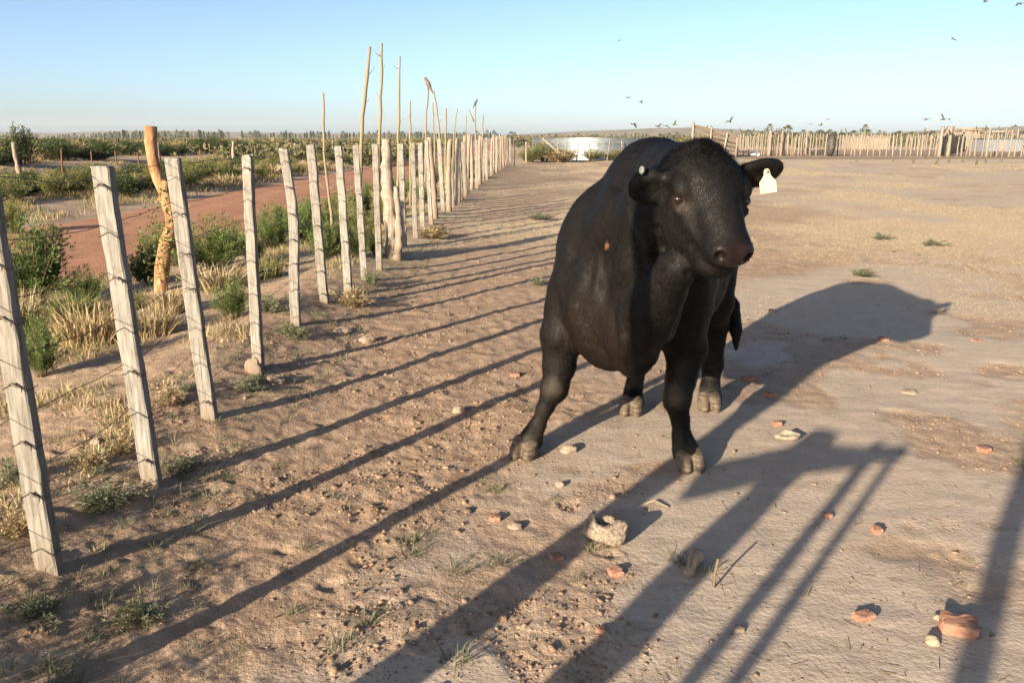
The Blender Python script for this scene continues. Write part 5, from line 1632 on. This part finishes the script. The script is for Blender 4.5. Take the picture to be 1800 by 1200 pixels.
for px, py, Y, s, k, lab in ((1733, 3, 26, 0.5, 0, 'left of the two birds flying in the top right corner'), (1791, 6, 24, 0.5, 1, 'right of the two birds flying in the top right corner'), (1676, 69, 40, 0.55, 2, 'lone bird gliding high at the right of the sky'),
                             (1089, 71, 70, 0.9, 1, 'lone tiny bird high in the middle of the sky'), (1104, 172, 62, 0.8, 2, 'pale tiny bird, left of the pair above the bull hump'), (1127, 178, 60, 0.9, 1, 'right of the tiny pair flying above the bull hump'),
                             (1115, 218, 52, 1.0, 1, 'bird flapping low above the tank, leftmost of the row'), (1157, 223, 54, 1.0, 0, 'bird flying low just left of the bull hump top'), (1172, 221, 56, 0.9, 1, 'bird flapping over the bull hump'), (1186, 219, 58, 0.9, 0, 'bird with raised wings left of the loading chute'),
                             (1283, 214, 58, 1.1, 0, 'bird landing on the low end of the loading chute'), (1424, 218, 70, 0.9, 2, 'left bird gliding above the tractor tyre'), (1456, 210, 70, 0.9, 2, 'upper bird gliding above the tractor tyre'), (1443, 220, 72, 1.0, 2, 'lower bird gliding above the tractor tyre'),
                             (1629, 210, 60, 1.1, 2, 'bird gliding down toward the right corral'), (1659, 210, 60, 1.4, 0, 'bird climbing with long wings over the right corral'), (1786, 221, 60, 0.9, 1, 'bird taking off at the right edge above the stakes'), (304, 68, 90, 0.6, 2, 'tiny speck of a bird in the left sky')):
    bird(FLY[k], at(px, py, Y), _r.uniform(0, 6.28), s, lab, None, None, (R(_r.uniform(-35, 35)), R(_r.uniform(-20, 20))))
for px in (1080, 1113, 1120, 1128, 1134, 1158, 1164, 1172, 1180):
    th = math.asin(max(-1, min(1, (at(px, 245, TY - 4)[0] - TX) / TR)))
    bird(PERCH, (TX + TR * math.sin(th), TY - TR * math.cos(th), TH + 0.05), _r.uniform(0, 6.28), _r.uniform(0.85, 1.1), 'one of the dark birds perched in a row on the tank rim', 'birds on the tank rim')
for px in (1362, 1366, 1370, 1372, 1240, 1248, 1284, 1300, 1322, 1476, 1484, 1622, 1660, 1672, 1712, 1730, 1752, 1775):
    hh = {1240: 2.0, 1248: 2.0, 1284: 1.75}.get(px, 2.0 if px > 1640 else 1.85)
    Y = 63.2 if px > 1640 else (60 if px < 1290 else 66)
    bird(PERCH, (wx(px, Y), Y, hh), _r.uniform(0, 6.28), _r.uniform(0.85, 1.1), 'one of the dark birds perched along the corral fences', 'birds on the corral fences')
for px, py in ((1505, 284), (1570, 284), (1605, 288), (1646, 289), (1668, 286), (1692, 285), (1702, 281), (1732, 286), (1724, 275), (1748, 273), (1777, 280), (1790, 272), (1764, 270), (1414, 276), (1420, 275), (1382, 279), (1626, 279), (1652, 282), (1716, 290), (1760, 284)):
    x, y = ground_at(px, py)
    bird(PERCH, (x, y, gz1(x, y) + 0.01), _r.uniform(0, 6.28), _r.uniform(0.85, 1.15), 'one of the dark birds feeding on the ground before the corral', 'birds on the ground before the corral')

# ================================================================== BRICK BITS, STONES, WOOD AND BONE
m = NT('broken_brick', 0.9, 0.15)
v = m.coord('Object')
m.col(m.mix(m.framp(m.noise(v, 30, 4), 0.5, 0.75, 0, 0.6), (0.24, 0.125, 0.082), (0.28, 0.205, 0.15)))
m.bump(m.noise(v, 60, 4), 0.5, 0.004); BRICK = m.m
m = NT('pale_stone', 0.9, 0.2); v = m.coord('Object')
m.col(m.ramp(m.noise(v, 18, 4), [(0.3, (0.17, 0.125, 0.088)), (0.7, (0.28, 0.215, 0.155))])); m.bump(m.noise(v, 40, 4), 0.5, 0.005); STONE = m.m
def rubble(name, sx, sy, sz, seed, blocky):
    """angular chunk: subdivided box, corners knocked off"""
    bm = bmesh.new()
    if blocky:
        bmesh.ops.create_cube(bm, size=2)
        bmesh.ops.subdivide_edges(bm, edges=list(bm.edges), cuts=5, use_grid_fill=True)
        for v_ in bm.verts:
            q = np.array(v_.co); s_ = q / np.linalg.norm(q) * 1.25; v_.co = tuple(np.where(True, 0.72 * q + 0.28 * s_, q))
    else:
        bmesh.ops.create_icosphere(bm, subdivisions=3, radius=1.1)
    V = np.array([v_.co for v_ in bm.verts]); n = noise3(V * 1.3 + seed * 1.7, seed) - 0.5; n2 = noise3(V * 3.1 + seed, seed + 3) - 0.5
    for v_, q, a, b in zip(bm.verts, V, n, n2):
        k = 1 + (0.30 if blocky else 0.5) * a + 0.16 * b
        v_.co = (q[0] * k * sx, q[1] * k * sy, q[2] * k * sz)
    me = bpy.data.meshes.new(name); bm.to_mesh(me); bm.free(); return me
def chunk(name, px, py, wpx, hpx, mat, label, cat, seed, blocky=True, dep=0.8, group=None, rz=None):
    x, y = ground_at(px, py); s = y * 1.06 / FPX
    o = link(name, rubble(name, wpx * s / 2, wpx * s / 2 * dep, hpx * s / 2, seed, blocky), None, mat)
    o.location = (x, y + wpx * s / 2 * dep * 0.6, gz1(x, y) + hpx * s * 0.20)
    o.rotation_euler = (R(_r.uniform(-6, 6)), R(_r.uniform(-6, 6)), R(_r.uniform(-25, 25)) if rz is None else rz)
    tag(o, label, cat, group)
for i, (px, py, w, h, lab) in enumerate(((1690, 1116, 62, 34, 'largest broken brick by the shadow in the bottom right corner'), (1520, 1092, 36, 17, 'flat broken brick lying left of the largest brick'), (1543, 937, 18, 15, 'small brick bit right of the thin pole shadows'),
        (1456, 908, 15, 10, 'tiny brick bit at the end of the thin pole shadows'), (1083, 1010, 24, 14, 'brick bit in sunlight below the curled wood chunk'), (978, 982, 22, 13, 'brick bit lying in the wide post shadow left of the curled wood'), (870, 914, 20, 12, 'pinkish brick bit left of the wide post shadow'),
        (1318, 670, 24, 10, 'brick bit between the hind leg shadows'), (1354, 698, 18, 9, 'dark brick bit inside the bull shadow edge'), (1367, 748, 15, 10, 'small brick bit just above the bone'), (1732, 794, 20, 12, 'orange brick bit alone at the right edge'), (1555, 600, 18, 6, 'brick bit in the shadow of the bull belly'),
        (1718, 602, 14, 5, 'brick bit right of the bull shadow jaw'), (1057, 1112, 17, 12, 'brick bit in shadow near the bottom edge'), (1697, 1085, 12, 8, 'brick crumb behind the largest brick'), (905, 662, 16, 8, 'brick bit behind the splayed foreleg'))):
    chunk('brick_piece', px, py, w, h, BRICK, lab, 'brick', 20 + i, True, 0.7 if w > 30 else 0.85, 'broken brick on the yard')
for i, (px, py, w, h, lab) in enumerate(((1641, 1136, 26, 22, 'round pinkish stone in front of the largest brick'), (1650, 1090, 17, 14, 'pale stone left of the largest brick'), (1300, 1110, 22, 12, 'pale clod at the bottom centre right'), (985, 855, 15, 12, 'pale pebble in front of the bull forelegs'),
        (805, 727, 20, 14, 'tan stone left of the splayed foreleg'), (645, 604, 26, 16, 'tan stone below the sixth fence post'), (486, 686, 30, 20, 'pale stone beside the foot of the fourth post'), (905, 928, 22, 12, 'sandy clod right of the pinkish brick bit'), (1358, 550, 16, 8, 'pale stone right of the hind legs'),
        (1000, 796, 26, 18, 'dry clod between the forelegs'), (600, 588, 30, 12, 'flat pale stone below the fifth fence post'), (1604, 690, 26, 7, 'flat pale stone right of the bull shadow'), (170, 803, 20, 14, 'brown stone left of the second post foot'))):
    chunk('stone', px, py, w, h, STONE, lab, 'stone', 60 + i, False, 0.8, 'stones on the yard')
# curled chunk of weathered wood
m = NT('weathered_curl', 0.9, 0.15)
v = m.coord('Object', (1, 1, 1))
wv = m.new('ShaderNodeTexNoise'); wv.inputs['Scale'].default_value = 9; wv.inputs['Detail'].default_value = 5
m.L(m.coord('Object', (8, 2, 8)), wv.inputs['Vector'])
m.col(m.ramp(wv.outputs[0], [(0.30, (0.09, 0.072, 0.058)), (0.5, (0.21, 0.165, 0.12)), (0.72, (0.29, 0.235, 0.17))])); m.bump(wv.outputs[0], 0.7, 0.012); CURL = m.m
def curl_field(F):
    """thick hollow curl, open above, with a broad broken face on its right"""
    F.ell((-0.004, 0, 0.052), np.eye(3), (0.082, 0.060, 0.056), 0.02)
    F.cone((0.045, -0.012, 0.035), (0.064, 0.000, 0.088), 0.040, 0.026, 0.02)
    F.cone((-0.058, 0.0, 0.05), (-0.046, 0.012, 0.118), 0.026, 0.015, 0.02)
    F.cone((-0.04, 0.03, 0.06), (0.02, 0.05, 0.085), 0.02, 0.018, 0.02)
    F.ell((-0.004, 0.006, 0.112), np.eye(3), (0.040, 0.034, 0.056), 0.010, True)
    F.ell((-0.010, -0.030, 0.125), np.eye(3), (0.036, 0.040, 0.036), 0.010, True)
def curl():
    me = sdf_mesh('curled_wood', curl_field, (-0.12, -0.1, -0.03), (0.13, 0.11, 0.15), 0.0042)
    v = np.empty(len(me.vertices) * 3, np.float32); me.vertices.foreach_get('co', v); v = v.reshape(-1, 3)
    n = np.empty(len(me.vertices) * 3, np.float32); me.vertices.foreach_get('normal', n); n = n.reshape(-1, 3)
    ring = np.hypot(v[:, 0] + 0.004, v[:, 2] - 0.115)
    groove = np.sin(ring * 420 + 4 * noise3(v * 30, 5)) * (1 - sstep(0.015, 0.04, v[:, 0]))
    d = 0.0022 * groove + 0.008 * (noise3(v * 28, 7) - 0.5) + 0.004 * (noise3(v * 70, 9) - 0.5) * sstep(0.02, 0.05, v[:, 0]) + 0.0015 * (noise3(v * 150, 8) - 0.5)
    me.vertices.foreach_set('co', (v + n * d[:, None]).astype(np.float32).ravel()); me.update()
    return me
x, y = ground_at(1062, 955)
o = link('curled_wood', curl(), None, CURL); o.location = (x, y + 0.02, gz1(x, y) + 0.002); o.rotation_euler = (R(-4), R(4), R(-10)); o.scale = (0.98, 1.0, 0.80)
tag(o, 'curled chunk of weathered wood lying in front of the bull', 'wood')
# bones
m = NT('dry_bone', 0.75, 0.25); v = m.coord('Object')
m.col(m.ramp(m.noise(v, 25, 4), [(0.3, (0.14, 0.11, 0.08)), (0.65, (0.28, 0.23, 0.17))])); BONE = m.m
def bone_a(F):
    F.cone((-0.03, 0, 0.012), (0.0, 0.01, 0.045), 0.016, 0.020, 0.02); F.ell((0.02, 0.01, 0.055), np.eye(3), (0.030, 0.024, 0.020), 0.015)
    F.ell((-0.035, 0, 0.012), np.eye(3), (0.020, 0.020, 0.014), 0.015); F.cone((0.035, 0.02, 0.03), (0.025, 0.02, 0.06), 0.010, 0.016, 0.015)
def bone_b(F):
    F.ell((0, 0, 0.018), np.eye(3), (0.085, 0.035, 0.020), 0.02); F.cone((-0.075, 0, 0.02), (0.0, 0.015, 0.045), 0.010, 0.012, 0.01); F.cone((0.0, 0.015, 0.045), (0.085, 0.0, 0.03), 0.012, 0.008, 0.01)
    F.ell((-0.02, -0.012, 0.045), np.eye(3), (0.045, 0.016, 0.018), 0.01, True)
x, y = ground_at(1222, 1003)
o = link('bone', sdf_mesh('bone', bone_a, (-0.09, -0.07, -0.02), (0.09, 0.07, 0.11), 0.005), None, BONE); o.location = (x, y, gz1(x, y)); o.rotation_euler = (0, 0, R(35)); tag(o, 'knobbly dry bone standing between the pole shadows', 'bone')
x, y = ground_at(1383, 772)
o = link('bone', sdf_mesh('bone', bone_b, (-0.12, -0.07, -0.02), (0.12, 0.07, 0.09), 0.005), None, BONE); o.location = (x, y, gz1(x, y)); o.scale = (0.75, 1, 0.9); tag(o, 'flat hollow dry bone right of the bull near foreleg', 'bone')
for i, (px, py, L, a, lab) in enumerate(((1545, 662, 0.26, 0.2, 'thin twig lying on the clay right of the bull shadow'), (1212, 1010, 0.11, 1.45, 'short upright sprig left of the knobbly bone'), (1255, 1030, 0.11, 1.5, 'short upright sprig right of the knobbly bone'), (1130, 885, 0.10, 0.1, 'dry white stick above the curled wood'))):
    x, y = ground_at(px, py); z = gz1(x, y)
    up = a > 1
    pts = [(x, y, z), (x + (0.004 if up else L * 0.5), y + 0.01, z + (L * 0.5 if up else 0.012)), (x + (0.008 if up else L), y + (0 if up else -0.04), z + (L if up else 0.006))]
    o = link('twig', tube('twig', pts, 0.0045 if up else 0.004, 5), None, LEAF_GREY if False else (BONE if i == 3 else TWIG)); tag(o, lab, 'twig')
# flakes of mud on the bull's shoulder belong to the hide; rotten wood at the foot of the fourth post
x, y = ground_at(447, 668)
chunk('wood_scrap', 447, 676, 30, 34, WOOD_PALE, 'splintered wood scrap at the foot of the fourth post', 'wood', 91, False, 0.5)
# ================================================================== AIR
hz = bpy.data.meshes.new('haze')
_x, _z0, _z1 = 2850.0, -2.0, 48.0
hz.from_pydata([(x, y, z) for x in (-_x, _x) for y in (-_x, _x) for z in (_z0, _z1)], [], [(0, 1, 3, 2), (4, 6, 7, 5), (0, 4, 5, 1), (2, 3, 7, 6), (0, 2, 6, 4), (1, 5, 7, 3)])
hm_ = bpy.data.materials.new('thin_haze'); hm_.use_nodes = True
hn_ = hm_.node_tree.nodes; hn_.clear()
vo = hn_.new('ShaderNodeVolumePrincipled'); vo.inputs['Color'].default_value = (0.82, 0.9, 1.0, 1); vo.inputs['Density'].default_value = 0.00012
mo = hn_.new('ShaderNodeOutputMaterial'); hm_.node_tree.links.new(vo.outputs[0], mo.inputs['Volume'])
tag(link('haze', hz, None, hm_), kind='stuff')
